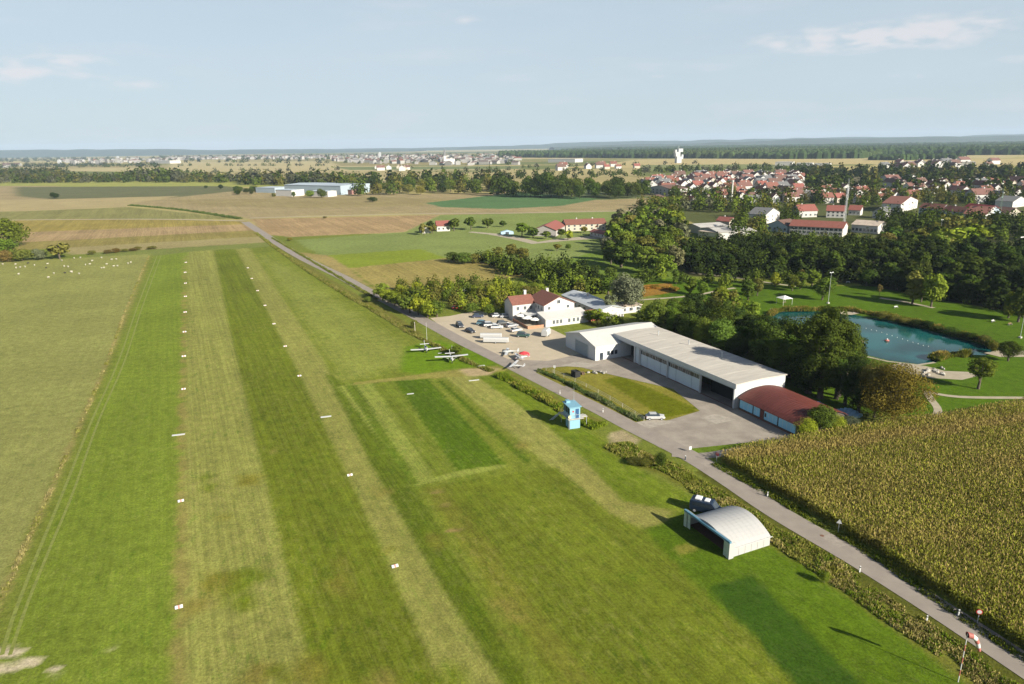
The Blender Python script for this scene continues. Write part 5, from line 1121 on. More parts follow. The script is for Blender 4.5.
# black container and pallets on the apron edge
t = empty('container', G(571, 376), TH+.1, label='small black open container on the apron edge beside pale stones', cat='container')
q = MB(); q.box(0, 2.0, 0, .08, 0, 1.6); q.box(0, 2.0, 1.6, 1.68, 0, 1.6); q.box(0, .08, .08, 1.6, 0, 1.6); q.box(1.92, 2, .08, 1.6, 0, 1.6); q.build('wall', RUBBER, t); q = MB().box(.08, 1.92, .08, 1.6, .02, .1); q.build('floor', DARK, t); MB().box(-.05, 2.05, -.05, 1.0, 1.61, 1.68).build('lid', RUBBER, t)
t = empty('pallet_stack', G(580, 374), TH, label='pale stack of wooden pallets right of the black container', cat='pallets')
for i in range(4):
    for z, w_ in ((0, .1), (.1, .03)):
        q = MB()
        if z: 
            for j in range(5): q.box(0, 1.2, j*.2, j*.2+.13, i*.16+.1, i*.16+.14)
            q.box(.0, .04, 0, .93, i*.16+.08, i*.16+.099); q.build('deck_boards', WOOD, t)
        else: 
            q.box(0, 1.2, 0, .1, i*.16, i*.16+.1).build('bearer', WOOD, t)

# ------------------------------------------------------------------ masts and lamps
def lattice(q, x, y, z0, z1, w0, w1, n, r=.06):
    lv = [z0+(z1-z0)*i/n for i in range(n+1)]; 
    def cor(k): w = w0+(w1-w0)*k/n; return [(x+sx*w/2, y+sy*w/2, lv[k]) for sx, sy in ((-1,-1),(1,-1),(1,1),(-1,1))]
    for k in range(n):
        a, b = cor(k), cor(k+1)
        for i in range(4): q.tube(a[i], b[i], r, n=4, sm=False); q.tube(a[i], b[(i+1) % 4], r*.7, n=3, sm=False); q.tube(b[i], b[(i+1) % 4], r*.7, n=3, sm=False)
t = empty('radio_mast', G(843, 232), .3, label='tall white lattice radio mast in front of the red roofed school', cat='mast')
MASTM = mat('mast_grey', (.55, .57, .58), .5)
q = MB(); lattice(q, 0, 0, 0, 31, 1.4, .6, 16, .055); q.build('lattice', MASTM, t)
for z, w_ in ((22, .9), (26, .8)): q = MB(); q.tube((0, 0, z), (0, 0, z+.25), w_, n=10); q.build('platform', MASTM, t)
for i in range(6):
    a = i*1.047; MB().tube((.8*math.cos(a), .8*math.sin(a), 23 if i % 2 else 27), (.8*math.cos(a), .8*math.sin(a), 25.5 if i % 2 else 29.5), .14, n=6).build('antenna', WHITE, t)
for dx in (-.5, .4): MB().tube((dx, 0, 31), (dx, 0, 36), .07, .03, 5).build('rod', MASTM, t)
t = empty('power_pylon', G(998, 222), .9, label='slim green steel pylon with one cross arm at the right of the town', cat='pylon')
GP = mat('pylon_green', (.24, .32, .25), .6); q = MB(); lattice(q, 0, 0, 0, 24, 1.8, .5, 12, .08); q.build('lattice', GP, t)
q = MB(); q.yprism([(-4.5, 18), (4.5, 18), (.5, 18.9), (-.5, 18.9)], -.2, .2); q.build('cross_arm', GP, t)
for x in (-4.2, 4.2): MB().tube((x, 0, 17), (x, 0, 18), .12, n=6).build('insulator', RUBBER, t)
def flood(px, py, h, label, heads=2):
    t = empty('floodlight_mast', G(px, py), .4, label=label, cat='mast'); MB().tube((0, 0, 0), (0, 0, h), .085, .05, 8).build('pole', mat('dull_steel', (.34, .35, .36), .6), t); MB().box(-.9, .9, -.06, .06, h, h+.1).build('bracket', MASTM, t)
    for i in range(heads): x = -.6+1.2*i/max(heads-1, 1); MB().box(x-.22, x+.22, -.15, .1, h+.101, h+.35).build('lamp', mat('lamp_glass', (.7, .7, .68), .2), t)
    MB().box(-.4, .4, -.4, .4, 0, .5).build('footing', CONC, t)
flood(828, 303.5, 11.9, 'thin pale floodlight mast on the lawn above the pond'); flood(1020, 338, 16, 'tall floodlight mast at the right edge of the park', 3); flood(938, 247, 15.5, 'tall pale lamp mast before the large sunlit trees')
t = empty('slim_tower', G(731, 206), .4, label='slim pale concrete tower rising above the wood left of the town', cat='tower'); MB().tube((0, 0, 0), (0, 0, 23), 1.0, .85, 10).build('shaft', mat('pale_concrete', (.45, .44, .40), .8), t); MB().tube((0, 0, 23), (0, 0, 24.8), 1.3, n=10).build('head', mat('pale_concrete', (.45, .44, .40)), t)
t = empty('info_sign', G(1021, 246), .3, label='white square sign board on two posts by the park road', cat='sign'); MB().box(-1.5, 1.5, -.06, .06, 2.4, 5.4).build('board', WHITE, t)
for x in (-1.2, 1.2): MB().tube((x, .12, 0), (x, .12, 5), .08, n=6).build('post', STEEL, t)
# pond things
t = empty('shelter', G(784, 304), .3, label='little white open shelter on the lawn above the pond', cat='shelter')
MB().add([(-2.2, -2.2, 2.4), (2.2, -2.2, 2.4), (2.2, 2.2, 2.4), (-2.2, 2.2, 2.4), (0, 0, 3.4)], [(0, 1, 4), (1, 2, 4), (2, 3, 4), (3, 0, 4), (3, 2, 1, 0)]).build('roof', CANV, t)
for x, y in ((-2, -2), (2, -2), (2, 2), (-2, 2)): MB().tube((x, y, 0), (x, y, 2.4), .07, n=6).build('post', WHITE, t)
MB().box(-.9, .9, -.4, .4, .7, .76).build('table_top', WOOD, t)
def bench(px, py, rz, label):
    t = empty('park_bench', G(px, py), rz, label=label, cat='bench')
    MB().box(-.8, .8, -.2, .15, .40, .45).build('seat', WOOD if 'brown' in label else WHITE, t); MB().box(-.8, .8, .16, .2, .5, .75).build('backrest', WOOD if 'brown' in label else WHITE, t)
    for x in (-.75, .75): MB().box(x-.04, x+.04, -.22, .24, 0, .42).build('leg', CONC, t)
bench(896, 308, .3, 'white bench on the far lawn above the reeds'); bench(993, 322, .5, 'white bench near the right floodlight mast'); bench(1010, 325, .4, 'pale brown bench near the right edge of the park'); bench(848, 283, 0, 'white bench before the dark wood above the pond')
t = empty('raft', G(853, 341), .25, label='small pinkish wooden jetty platform at the left shore of the pond', cat='raft'); MB().box(-3.4, 3.4, -1.1, 1.1, -.30, -.05).build('deck', mat('pink_deck', (.50, .30, .22), .8), t)
for x in (-3, 3): MB().tube((x, 0, -1.2), (x, 0, .5), .1, n=6).build('pile', WOOD, t)
t = empty('float', G(887, 340), 0, label='red swimming float with white top in the middle of the pond', cat='float'); MB().ball((0, 0, -.15), (.8, .6, .35), 10, 6).build('body', RD, t); MB().ball((0, 0, .28), (.3, .3, .25), 8, 5).build('top', WHITE, t)
by = MB().ball((0, 0, -.32), .14, 8, 5).mesh('buoy'); by.materials.append(WHITE)
for i in range(13):
    x = 866+i*5.2; y = 328+i*1.55+random.uniform(-.4, .4); o = bpy.data.objects.new('buoy', by); C.objects.link(o); c = G(x, y, -.3); o.location = (c[0], c[1], 0); tag(o, 'small white buoy in the line across the pond', 'buoy', 'line of white buoys across the pond')

# ------------------------------------------------------------------ farms, sheds, school, industry
def fb(name, xl, yl, xr, yr, depth, h, rh, ax, wm, rm_, label, cat='house', wins=None, chim=0, group=None):
    """building whose front foot runs between two photo positions"""
    a, b = G(xl, yl), G(xr, yr); L2 = float(np.linalg.norm(b-a)); th = math.atan2(*(b-a)[::-1])
    t = empty(name, a, th, label=label, cat=cat, group=group)
    if rh > 0: w, r = house_block(t, 0, L2, 0, depth, h, rh, ax, wm, rm_, over=.5)
    else:
        w = MB().box(0, L2, 0, depth, 0, h).build('wall', wm, t); r = MB().box(-.3, L2+.3, -.3, depth+.3, h+.002, h+.35).build('roof', rm_, t)
    if wins:
        n, ww, wh, zs_ = wins; xs2 = [L2*(i+.5)/n-ww/2 for i in range(n)]; windows(t, 'y-', xs2, zs_, ww, wh, 0)
    for i in range(chim):
        x = L2*(.3+.4*i); MB().box(x, x+.8, depth*.5, depth*.5+.8, h+rh*.5, h+rh+1.1).build('chimney', PLASTER, r)
    return t
fb('barn', 533, 236, 556, 236.5, 34, 4.2, 3.2, 'y', mat('grey_timber', (.34, .32, .30), .9, noise=.2), REDT2, 'wide barn with light red roof and grey gable at the riding yard', 'barn')
fb('farmhouse', 566, 231.5, 606, 230, 12, 4.9, 2.9, 'x', CREAM, REDT, 'long cream farmhouse with red tiled roof at the riding yard', 'farmhouse', (7, 1.3, 1.2, [1.0, 3.2]), 2)
fb('stable', 590, 235.5, 608, 239.5, 6.5, 2.8, 1.4, 'x', PLASTER, REDT2, 'low stable with red roof in front of the farmhouse corner', 'stable', (5, 1.4, 1.4, [.9]))
fb('farmhouse', 437, 231.5, 450, 231, 10, 4.2, 3.0, 'x', PLASTER, REDT2, 'small farmhouse with red roof hidden by round dark trees', 'farmhouse', (3, 1.2, 1.3, [1.3]))
fb('shed', 422.5, 233.5, 431, 233, 7, 3.0, 1.6, 'y', PLASTER, GRYT, 'small white gabled shed at the left of the small farm', 'shed')
t = empty('tent', G(507, 234), .1, label='blue and white tent like vehicle cover on the gravel farm drive', cat='tent'); MB().yprism([(-4.5, 0), (4.5, 0), (4.5, 1.6), (0, 2.8), (-4.5, 1.6)], -2, 2).build('cover', mat('pale_blue_canvas', (.35, .48, .58), .6), t); MB().yprism([(-1.2, .0), (1.2, .0), (1.2, 1.7), (-1.2, 1.7)], -2.05, -2.003).build('door', mat('dark_metal', (.06, .07, .08)), t)
SHED = mat('pale_sheet_roof', (.40, .38, .35), .7, noise=.2, scale=.2)
fb('industrial_shed', 684, 231, 700, 234, 22, 4.5, 1.4, 'y', PLASTER, SHED, 'leftmost pale grey roofed shed above the shaded wood', 'shed')
fb('industrial_shed', 700, 235, 718, 240, 26, 4.8, 1.5, 'y', PLASTER, SHED, 'largest pale grey roofed shed above the shaded wood', 'shed')
fb('industrial_shed', 719, 240, 731, 238, 16, 4.2, .0, 'y', PLASTER, mat('tan_roof', (.46, .38, .30)), 'flat tan roofed shed right of the largest grey one', 'shed')
fb('house', 716, 226, 729, 227, 10, 4, 2.6, 'x', CREAM, REDT2, 'small red roofed house behind the grey sheds', chim=1)
fb('apartment_house', 648, 194, 670, 196, 26, 8, 3.5, 'y', PLASTER, BRNT, 'large white house with brown roof at the near left corner of the town', 'house', (6, 2, 1.8, [2, 5]))
fb('house', 648, 200, 661, 200.5, 10, 3.2, 2.4, 'y', CREAM, BRNT, 'small low house in front of the large white brown roofed one')
SCH = mat('school_red', (.21, .075, .055), .8, noise=.15, scale=.5)
fb('school', 789, 234, 842, 237, 17, 5.6, 3.2, 'x', PLASTER, SCH, 'long white school with a big red roof behind the radio mast', 'school', (12, 1.8, 1.5, [1.2, 3.6]))
fb('house', 767, 231, 787, 233, 14, 4.6, 3.4, 'y', mat('pale_teal_wall', (.36, .44, .46), .8), BRNT, 'low brown roofed house with teal front left of the school', 'house', (4, 1.6, 1.6, [1.4]))
fb('house', 765, 224, 779, 221, 14, 7, 4, 'y', PLASTER, GRYT, 'white gable fronted house behind the brown roofed one', 'house', (3, 1.3, 1.5, [1.5, 4.3]))
fb('house', 799, 217.5, 817, 217, 13, 5.4, 4.4, 'x', PLASTER, REDT2, 'house with a steep bright red roof above the left end of the school', 'house', (4, 1.4, 1.4, [1.3]), 1)
fb('house', 826, 217.5, 844, 218, 11, 5.6, 3.8, 'x', PLASTER, REDT2, 'white house with bright red roof just left of the radio mast top', 'house', (4, 1.4, 1.4, [1.2, 3.6]), 1)
fb('house', 848, 215, 860, 215.5, 10, 4.4, 3.4, 'x', PLASTER, REDT2, 'small house with red roof right of the radio mast', 'house', (3, 1.2, 1.3, [1.3]))
fb('public_building', 851, 232, 877, 234, 16, 5.2, 2.4, 'x', PLASTER, mat('tan_roof', (.46, .38, .30)), 'white building with low tan roof and pale columns right of the school', 'building', (7, 1.6, 1.8, [1.2]))
fb('house', 872, 218, 885, 219, 11, 5, 3.6, 'y', PLASTER, GRYT, 'white gabled house between dark trees right of the radio mast', 'house', (2, 1.3, 1.4, [1.4, 3.8]))
fb('house', 874, 228, 881.5, 228, 7, 3, .0, 'y', PLASTER, GRYT, 'small white flat roofed house below the white gabled one')
fb('house', 900, 212.5, 917, 208, 15, 7.2, 4.6, 'y', PLASTER, REDT, 'big house with white gable and red roof at the left of the red terraces', 'house', (3, 1.4, 1.5, [1.5, 4.5]))
fb('house', 884, 208, 900, 210, 12, 5.8, 4, 'x', PLASTER, REDT, 'red roofed house attached left of the big white gable', 'house', (4, 1.4, 1.4, [1.4, 3.8]), 1)
BLUW = mat('blue_grey_wall', (.30, .36, .42), .8, noise=.1)
fb('terrace_house', 918, 216, 940, 218, 11, 7, 3.2, 'x', BLUW, REDT, 'left end of the long red roofed terrace above the sunlit trees', 'house', (5, 1.4, 2.0, [1, 4.2]), 1)
fb('terrace_house', 940, 219, 962, 221.5, 11, 7, 3.2, 'x', BLUW, REDT, 'middle part of the long red roofed terrace above the sunlit trees', 'house', (5, 1.4, 2.0, [1, 4.2]), 1)
fb('terrace_house', 961, 218, 986, 221, 12, 7.5, 3.6, 'x', BLUW, mat('bright_red_roof', (.30, .05, .045), .7, noise=.15), 'right part of the terrace with the brightest red roof', 'house', (6, 1.4, 2.0, [1, 4.4]), 1)
fb('house', 984, 224, 997, 219, 14, 6.5, 4.4, 'y', PLASTER, REDT, 'white gable end house right of the bright red terrace', 'house', (2, 1.4, 1.5, [1.5, 4.2]))
fb('house', 1008, 219, 1020, 218, 12, 4.6, 3.6, 'y', CREAM, BRNT, 'cream gabled house near the right edge of the photo', 'house', (2, 1.3, 1.4, [1.4]))
fb('house', 1012, 208, 1026, 206, 14, 5.6, 3.8, 'y', PLASTER, GRYT, 'white gabled house with grey roof at the right edge of the photo', 'house', (2, 1.3, 1.4, [1.4]))
# industrial group
IND = mat('pale_blue_hall', (.30, .36, .40), .5, noise=.08, scale=.05); GLR = mat('greenhouse_roof', (.38, .43, .46), .4, noise=.15, scale=.06)
fb('industrial_hall', 285, 193.5, 341, 195, 60, 12, 1.2, 'x', IND, GLR, 'largest pale blue factory hall among the far trees', 'factory hall')
fb('industrial_hall', 276, 196, 292, 196.5, 22, 8, .0, 'x', PLASTER, GLR, 'low white flat roofed hall in front of the largest factory hall', 'factory hall')
fb('industrial_hall', 256, 192.5, 275, 193, 30, 7, .0, 'x', IND, GLR, 'low glassy hall at the left end of the factory', 'factory hall')
fb('industrial_hall', 312, 196.5, 328, 197, 16, 7, .8, 'x', PLASTER, GLR, 'small white hall attached in front of the largest factory hall', 'factory hall')
fb('industrial_hall', 341, 194, 352, 194.5, 18, 6, .0, 'x', mat('brown_brick', (.26, .14, .12), .8), GRYT, 'red brown block at the right end of the factory', 'factory hall')

# ------------------------------------------------------------------ towns
USED = []
HP = []
hspec = [(11, 9, 5.2, 3.6, PLASTER, REDT), (13, 10, 5.6, 4.0, PLASTER, BRNT), (10, 9, 4.6, 3.6, CREAM, REDT2), (14, 11, 5.8, 3.4, WHITE, GRYT), (12, 9, 5.0, 3.8, WHITE, REDT), (16, 11, 6.2, 3.8, PLASTER, mat('dull_red_roof', (.17, .085, .068), .8, noise=.2))]
names = ['white house with red roof', 'white house with brown roof', 'cream house with bright red roof', 'white house with grey roof', 'bright white house with red roof', 'wide white house with dull red roof']
def proto(i, wins):
    w, d, h, rh, wm, rm_ = hspec[i]; t = empty('house', (0, 0), 0, label='x', cat='house')
    house_block(t, -w/2, w/2, -d/2, d/2, h, rh, 'x', wm, rm_, over=.5)
    r = [k for k in t.children if k.name.startswith('roof')][0]; MB().box(w*.15, w*.15+.9, -.3, .6, h+rh*.6, h+rh+1).build('chimney', PLASTER, r)
    if wins:
        for z in (1.1, 3.6 if h > 5 else 1.1)[:2 if h > 5 else 1]:
            for x in (-.32, 0, .32): MB().box(x*w-.55, x*w+.55, -d/2-.04, -d/2-.003, z, z+1.3).build('window', GLASS, t)
        for y in (-.2, .2): MB().box(w/2+.003, w/2+.04, y*d-.5, y*d+.5, 1.2, 2.5).build('window', GLASS, t)
    return t
PR = {}
def town(poly, spacing, nmax, where, group, wins=False, mix=None, angs=(.2, 1.75), sc=(.9, 1.15)):
    pts = scatter(gp(poly), spacing, tries=9000, avoid=USED)[:nmax]
    for c in pts:
        i = random.choice(mix or [0, 1, 2, 3, 4, 5]); k = (i, wins)
        if k not in PR: o = PR[k] = proto(i, wins)
        else: o = copy_tree(PR[k])
        o.location = (c[0], c[1], 0); o.rotation_euler[2] = random.choice(angs)+random.uniform(-.12, .12); s = random.uniform(*sc); o.scale = (s,)*3
        o['label'] = f'{names[i]} {where}'; o['group'] = group+', '+names[i]; USED.append((c[0], c[1], 13*s))
    return len(pts)
for o in list(C.objects):
    if o.type == 'EMPTY' and o.get('category') in ('house', 'school', 'building', 'shed', 'barn', 'farmhouse', 'stable') and 'photo' is not None: USED.append((o.location[0], o.location[1], 22))
HC = 0
HC += town([(672,202),(700,196),(762,192),(800,192),(806,200),(770,206),(700,206)], 17, 26, 'in the near town left of the mast', 'houses in the near left part of the town', True)
HC += town([(640,186),(660,180),(700,177),(790,176),(806,184),(800,192),(740,193),(672,194),(645,189)], 21, 110, 'in the dense middle of the town', 'houses in the dense middle of the town', sc=(1.1, 1.4))
HC += town([(800,192),(850,190),(900,194),(900,203),(872,207),(850,204),(800,204)], 17, 24, 'behind the radio mast', 'houses behind the radio mast', True, [0, 2, 4, 5])
HC += town([(885,182),(1030,184),(1030,200),(960,203),(900,200)], 20, 46, 'among garden trees at the right of town', 'houses among the garden trees', True, sc=(1.0, 1.3))
HC += town([(870,166),(960,162),(1000,163),(1000,168),(900,172)], 40, 16, 'at the far edge of the town', 'houses at the far edge of the town', sc=(1.2, 1.9))
HC += town([(372,168),(410,168),(412,172),(372,172)], 26, 7, 'in the hamlet behind the factory', 'houses of the hamlet behind the factory', sc=(1.1, 1.5))
HC += town([(560,166),(640,166),(640,170),(560,171)], 34, 10, 'in the loose row behind the tall dark trees', 'houses behind the tall dark trees', sc=(1.2, 1.8))
for i, (xl, xr, y, d, h) in enumerate([(775, 792, 165.6, 40, 9), (796, 812, 166.5, 40, 8), (814, 830, 167, 40, 8), (900, 925, 165.6, 40, 9), (935, 952, 166.4, 45, 9), (954, 975, 166.8, 45, 10), (548, 575, 162.5, 60, 12), (150, 170, 163.5, 60, 14)]):
    fb('warehouse', xl, y, xr, y, d, h, .0, 'x', PLASTER, mat('pale_sheet_roof', (.40, .38, .35)), ['pale flat roofed warehouse', 'white low warehouse'][i % 2]+f' in the far industrial row, {ORD[i]}' if i < 6 else ['long white warehouse on the far plain left of the white tower', 'white warehouse on the far left plain'][i-6], 'warehouse')
# distant towns too small to tell houses apart
def far_town(px, n, label, hmax=14):
    P = np.array(gp(px)); lo = P.min(0); hi = P.max(0); c = rng.uniform(lo, hi, (n*14, 2)); c = c[inside(P, c)][:n]; V = []; K_ = []
    for x, y in c:
        w, d, h = random.uniform(12, 34), random.uniform(10, 24), random.uniform(6, hmax); a = random.uniform(0, 3.14); ca, sa = math.cos(a), math.sin(a)
        q = [(x+ca*sx*w/2-sa*sy*d/2, y+sa*sx*w/2+ca*sy*d/2) for sx, sy in ((-1,-1),(1,-1),(1,1),(-1,1))]; wc = random.choice([(.36,.35,.33),(.26,.25,.23),(.32,.31,.30)]); rc = random.choice([(.19,.09,.07),(.15,.09,.08),(.2,.2,.2),(.13,.10,.09),(.26,.25,.24)])
        for i in range(4): a_, b_ = q[i], q[(i+1) % 4]; V.append([(a_[0],a_[1],0),(b_[0],b_[1],0),(b_[0],b_[1],h),(a_[0],a_[1],h)]); K_.append(wc)
        m0 = ((q[0][0]+q[3][0])/2, (q[0][1]+q[3][1])/2, h+d*.25); m1 = ((q[1][0]+q[2][0])/2, (q[1][1]+q[2][1])/2, h+d*.25)
        V.append([(*q[0], h), (*q[1], h), m1, m0]); V.append([(*q[3], h), (*q[2], h), m1, m0]); K_ += [rc, rc]; V.append([(*q[0], h), m0, (*q[3], h), (*q[3], h)]); V.append([(*q[1], h), m1, (*q[2], h), (*q[2], h)]); K_ += [wc, wc]
    return quads_obj('distant_town', np.array(V, float), np.array(K_), label, 'town')
far_town([(60,161),(160,159.5),(200,158),(165,163),(70,165)], 90, 'hazy distant town at the far left below the hills', 22)
far_town([(170,158.2),(330,157),(510,156),(515,158.8),(420,160),(300,159.5),(170,160)], 330, 'hazy distant town along the middle of the horizon', 16)
far_town([(330,160),(440,159.5),(520,160),(515,165),(440,165.5),(340,163)], 170, 'distant village spread behind the far factory trees', 12)
far_town([(-60,166),(20,165),(20,168),(-60,169)], 14, 'few distant roofs at the left edge', 12)
# church and white tower far away
t = empty('church', G(445, 164.5), .3, label='distant white church with a pointed spire on the horizon town', cat='church')
MB().box(-5, 5, -5, 5, 0, 30).build('tower', PLASTER, t); MB().add([(-5.4,-5.4,30),(5.4,-5.4,30),(5.4,5.4,30),(-5.4,5.4,30),(0,0,54)], [(0,1,4),(1,2,4),(2,3,4),(3,0,4),(3,2,1,0)]).build('spire', GRYT, t)
q = MB(); q.xprism([(-8, 0), (8, 0), (8, 12), (0, 20), (-8, 12)], 5, 36); q.build('nave', PLASTER, t)
t = empty('industrial_tower', G(678, 163), .2, label='white stepped industrial tower in front of the far forest', cat='tower')
WT = mat('tower_white', (.40, .41, .42), .6, noise=.1, scale=.05)
for i, (x0, x1, z0, z1) in enumerate([(-8, 8, 0, 20), (-12, 3, 20.01, 34), (-3, 12, 34.01, 44), (-14, -9, 30, 41), (8.2, 14, 12, 26)]): MB().box(x0, x1, -8+i*.3, 8-i*.3, z0, z1).build('block', WT, t)
MB().tube((0, 0, 44), (0, 0, 52), .6, n=6).build('pipe', WT, t)
for i, (x, y, h) in enumerate([(60, 165, 30), (118, 160, 34), (380, 158, 40)]):
    t = empty('silo_tower', G(x, y), 0, label=f'white block like tower on the distant plain, {ORD[i]}', cat='tower'); MB().box(-7, 7, -7, 7, 0, h*.8).build('shaft', WT, t); MB().box(-4, 4, -4, 4, h*.8+.01, h*.8+4).build('top', WT, t)

# ------------------------------------------------------------------ trees of the middle distance and woods
av = [(u[0], u[1], 8) for u in USED]
belt([(640,206),(700,206),(770,208),(765,213),(735,213),(705,212),(660,211)], 13, (9, 15), (.75, 1.0), ['round','round','tall','willow'], ['mid','fresh','deep','olive','grey'], 'garden tree between the sheds and the near houses', 'garden trees between the sheds and the near houses', avoid=av)
belt([(672,206),(800,204),(872,208),(900,204),(960,206),(1040,206),(1040,196),(960,199),(800,196),(672,196)], 13, (9, 14), (.7, .95), ['round','round','tall','conifer'], ['mid','deep','dark','deep','olive'], 'garden tree among the near houses of the town', 'garden trees of the town', avoid=av)
belt([(740,216),(800,210),(800,222),(765,222),(762,236),(735,240)], 11, (8, 13), (.8, 1), ['round'], ['mid','deep','olive'], 'tree left of the school', 'trees left of the school', avoid=av)
belt([(880,222),(1040,226),(1040,240),(1000,244),(960,230),(890,236)], 11, (9, 13), (.8, 1), ['round','tall'], ['dark','deep','mid'], 'dark tree below the red terraces', 'dark trees below the red terraces', avoid=av)
belt([(495,196),(560,199),(648,199),(648,195),(600,193),(560,192),(500,191)], 22, (17, 26), (.7, .9), ['round','bush'], ['deep','dark','deep'], 'large dark tree in the belt behind the brown fields', 'large dark trees behind the brown fields', lod=1)
for i, (x, h, w) in enumerate([(530,27,24),(540,34,26),(551,35,28),(562,32,26),(572,26,24),(616,28,22),(609,24,22)]): one(x, 197.5, h, w, 'bush', 'dark' if i % 2 else 'deep', f'tall dark tree in the high clump behind the brown fields, {ORD[sorted([530,540,551,562,572,616,609]).index(x)]}', group='high dark clump behind the brown fields', lod=1)
belt([(338,192),(360,196),(420,195),(500,194),(500,188),(440,186),(350,188)], 24, (13, 21), (.8, 1.05), ['round','bush'], ['deep','dark','mid','olive'], 'bushy tree in the belt right of the factory', 'trees of the belt right of the factory', lod=1)
belt([(235,195),(256,194),(256,190),(235,190)], 16, (7, 9), (1, 1.2), ['bush'], ['deep','dark'], 'low bush left of the factory', 'bushes left of the factory', cat='shrub', lod=1)
for x, y, h, w, c, l in [(310,197.5,11,11,'fresh','bright green bush in front of the factory hall'),(322,198,14,15,'deep','dark round tree in front of the factory hall'),(294,197.5,9,6,'deep','small pointed tree in front of the factory'),(274,197,6,6,'olive','olive bush left of the low white hall'),
    (221,189.5,9,8,'dark','larger of the two lone dark trees on the far field'),(206,188.5,6,6,'dark','smaller of the two lone dark trees on the far field'),(55,198.5,10,14,'dark','dark bush clump alone in the dark far field'),(373,202,7,12,'dark','dark bush clump alone in the brown field'),(325,218.5,2.5,4,'olive','small olive bush at the track across the tan field'),(47,166,20,16,'deep','dark tree beside a white block on the far left plain')]:
    one(x, y, h, w, 'bush' if w > h*.9 else 'round', c, l, lod=1)
def mass(px, spacing, h, wr, cols, name, label, nmax=900, quads=60, world=None):
    """a wood read as one mass: many crowns of leaf clumps in one mesh"""
    pts = world if world is not None else [(c[0], c[1], random.uniform(*h)) for c in scatter(gp(px), spacing, tries=nmax*6)[:nmax]]
    if not len(pts): return
    V = []; K_ = []
    for it in pts:
        x, y, hh = it[:3]; w = hh*random.uniform(*wr)*.5; n = quads; d = rng.normal(size=(n, 3)); d /= np.linalg.norm(d, axis=1)[:, None]; d[:, 2] = np.abs(d[:, 2])*1.0-.0*d[:, 2]
        lob = 1+.25*np.sin(np.arctan2(d[:, 1], d[:, 0])*3+x)+.15*rng.normal(size=n); p_ = np.array([x, y, hh*.12])+d*np.array([w, w, hh*.85])*(lob*rng.uniform(.75, 1.02, n))[:, None]
        nn = d+rng.normal(size=(n, 3))*.45; a = np.cross(nn, rng.normal(size=(n, 3))); a /= np.linalg.norm(a, axis=1)[:, None]; nn /= np.linalg.norm(nn, axis=1)[:, None]; b = np.cross(nn, a); s = hh*.13*rng.uniform(.7, 1.4, n)[:, None]*math.sqrt(60/n)
        V.append(np.stack([p_-a*s, p_-b*s, p_+a*s, p_+b*s], 1)); base_ = (np.array(it[3])*.85 if len(it) > 3 else np.array(FOL[random.choice(cols)])*.6)*random.uniform(.8, 1.2); K_.append(base_[None]*rng.uniform(.75, 1.25, (n, 1)))
    return quads_obj(name, np.concatenate(V), np.concatenate(K_), label, 'wood')
mass([(-80,184),(60,183),(140,182.5),(250,183),(262,181),(200,179),(130,178.5),(60,179),(-80,180)], 17, (10, 17), (.9, 1.3), ['olive','mid','grey','deep'], 'distant_wood', 'far belt of mixed trees across the left of the plain')
mass([(-80,179),(0,178),(60,178),(70,174),(0,174),(-80,176)], 26, (16, 22), (.9, 1.2), ['olive','deep','grey','mid'], 'distant_wood', 'taller wood at the far left edge behind the yellow green strip')
mass([(128,181),(180,181),(182,178),(130,178)], 20, (17, 24), (.9, 1.2), ['deep','mid','grey'], 'distant_wood', 'clump of taller trees in the far left belt')
mass([(240,185),(350,187),(350,183),(300,181),(245,181)], 20, (15, 22), (.9, 1.2), ['deep','mid','grey','olive'], 'distant_wood', 'trees directly behind the factory')
mass([(350,186),(440,185),(500,186),(500,182),(440,181),(350,182)], 26, (14, 22), (.9, 1.2), ['deep','mid','olive','dark'], 'distant_wood', 'second row of trees right of the factory')
mass([(500,180),(640,177),(640,174),(560,174),(500,176)], 34, (9, 14), (.9, 1.3), ['deep','mid'], 'distant_wood', 'thin line of trees on the plain behind the dark belt')
mass([(640,173.5),(760,171),(830,173),(830,169),(760,168.5),(640,171.5)], 26, (9, 15), (.9, 1.2), ['deep','mid','grey'], 'distant_wood', 'line of trees along the far edge of the town')
mass([(800,192),(880,196),(900,193),(1040,196),(1040,170),(960,170),(880,171),(800,174)], 24, (11, 18), (.8, 1.1), ['deep','dark','mid','olive','deep'], 'town_trees', 'sea of garden trees over the right half of the town', 430)
mass([(640,194),(800,192),(800,178),(700,178),(650,182)], 42, (7, 12), (.8, 1.1), ['deep','mid','olive'], 'town_trees', 'scattered garden trees in the dense middle of the town', 120)
mass([(160,156.5),(510,154.5),(515,165),(330,164),(160,163)], 110, (12, 20), (1.2, 1.8), ['deep','mid','dark'], 'distant_wood', 'trees sprinkled through the distant town in the middle', 500)
mass([(-60,169),(160,167),(160,165),(60,165),(-60,166)], 60, (12, 18), (1.5, 2.4), ['deep','dark'], 'distant_wood', 'thin dark tree line on the far left plain', 200)
mass([(0,163),(150,161),(170,158.5),(60,158),(-40,160)], 140, (14, 22), (1.5, 2.4), ['deep','dark'], 'distant_wood', 'dark wood below the hills at the far left', 300)
for i, (pa, pb) in enumerate([((180,173),(350,170)), ((420,176),(520,172)), ((520,168),(700,164)), ((180,166),(330,166)), ((440,170),(640,172))]):
    a, b = G(*pa), G(*pb); n = int(np.linalg.norm(b-a)/28); mass(None, 0, (8, 13), (1., 1.6), ['deep','mid','grey'], 'distant_wood', f'broken line of small trees crossing the far plain, line {["left", "middle", "right", "far left", "right of centre"][i]}', world=[(*(a+(b-a)*(k/n)+rng.normal(0, 9, 2)), random.uniform(8, 13)) for k in range(n) if random.random() < .75])
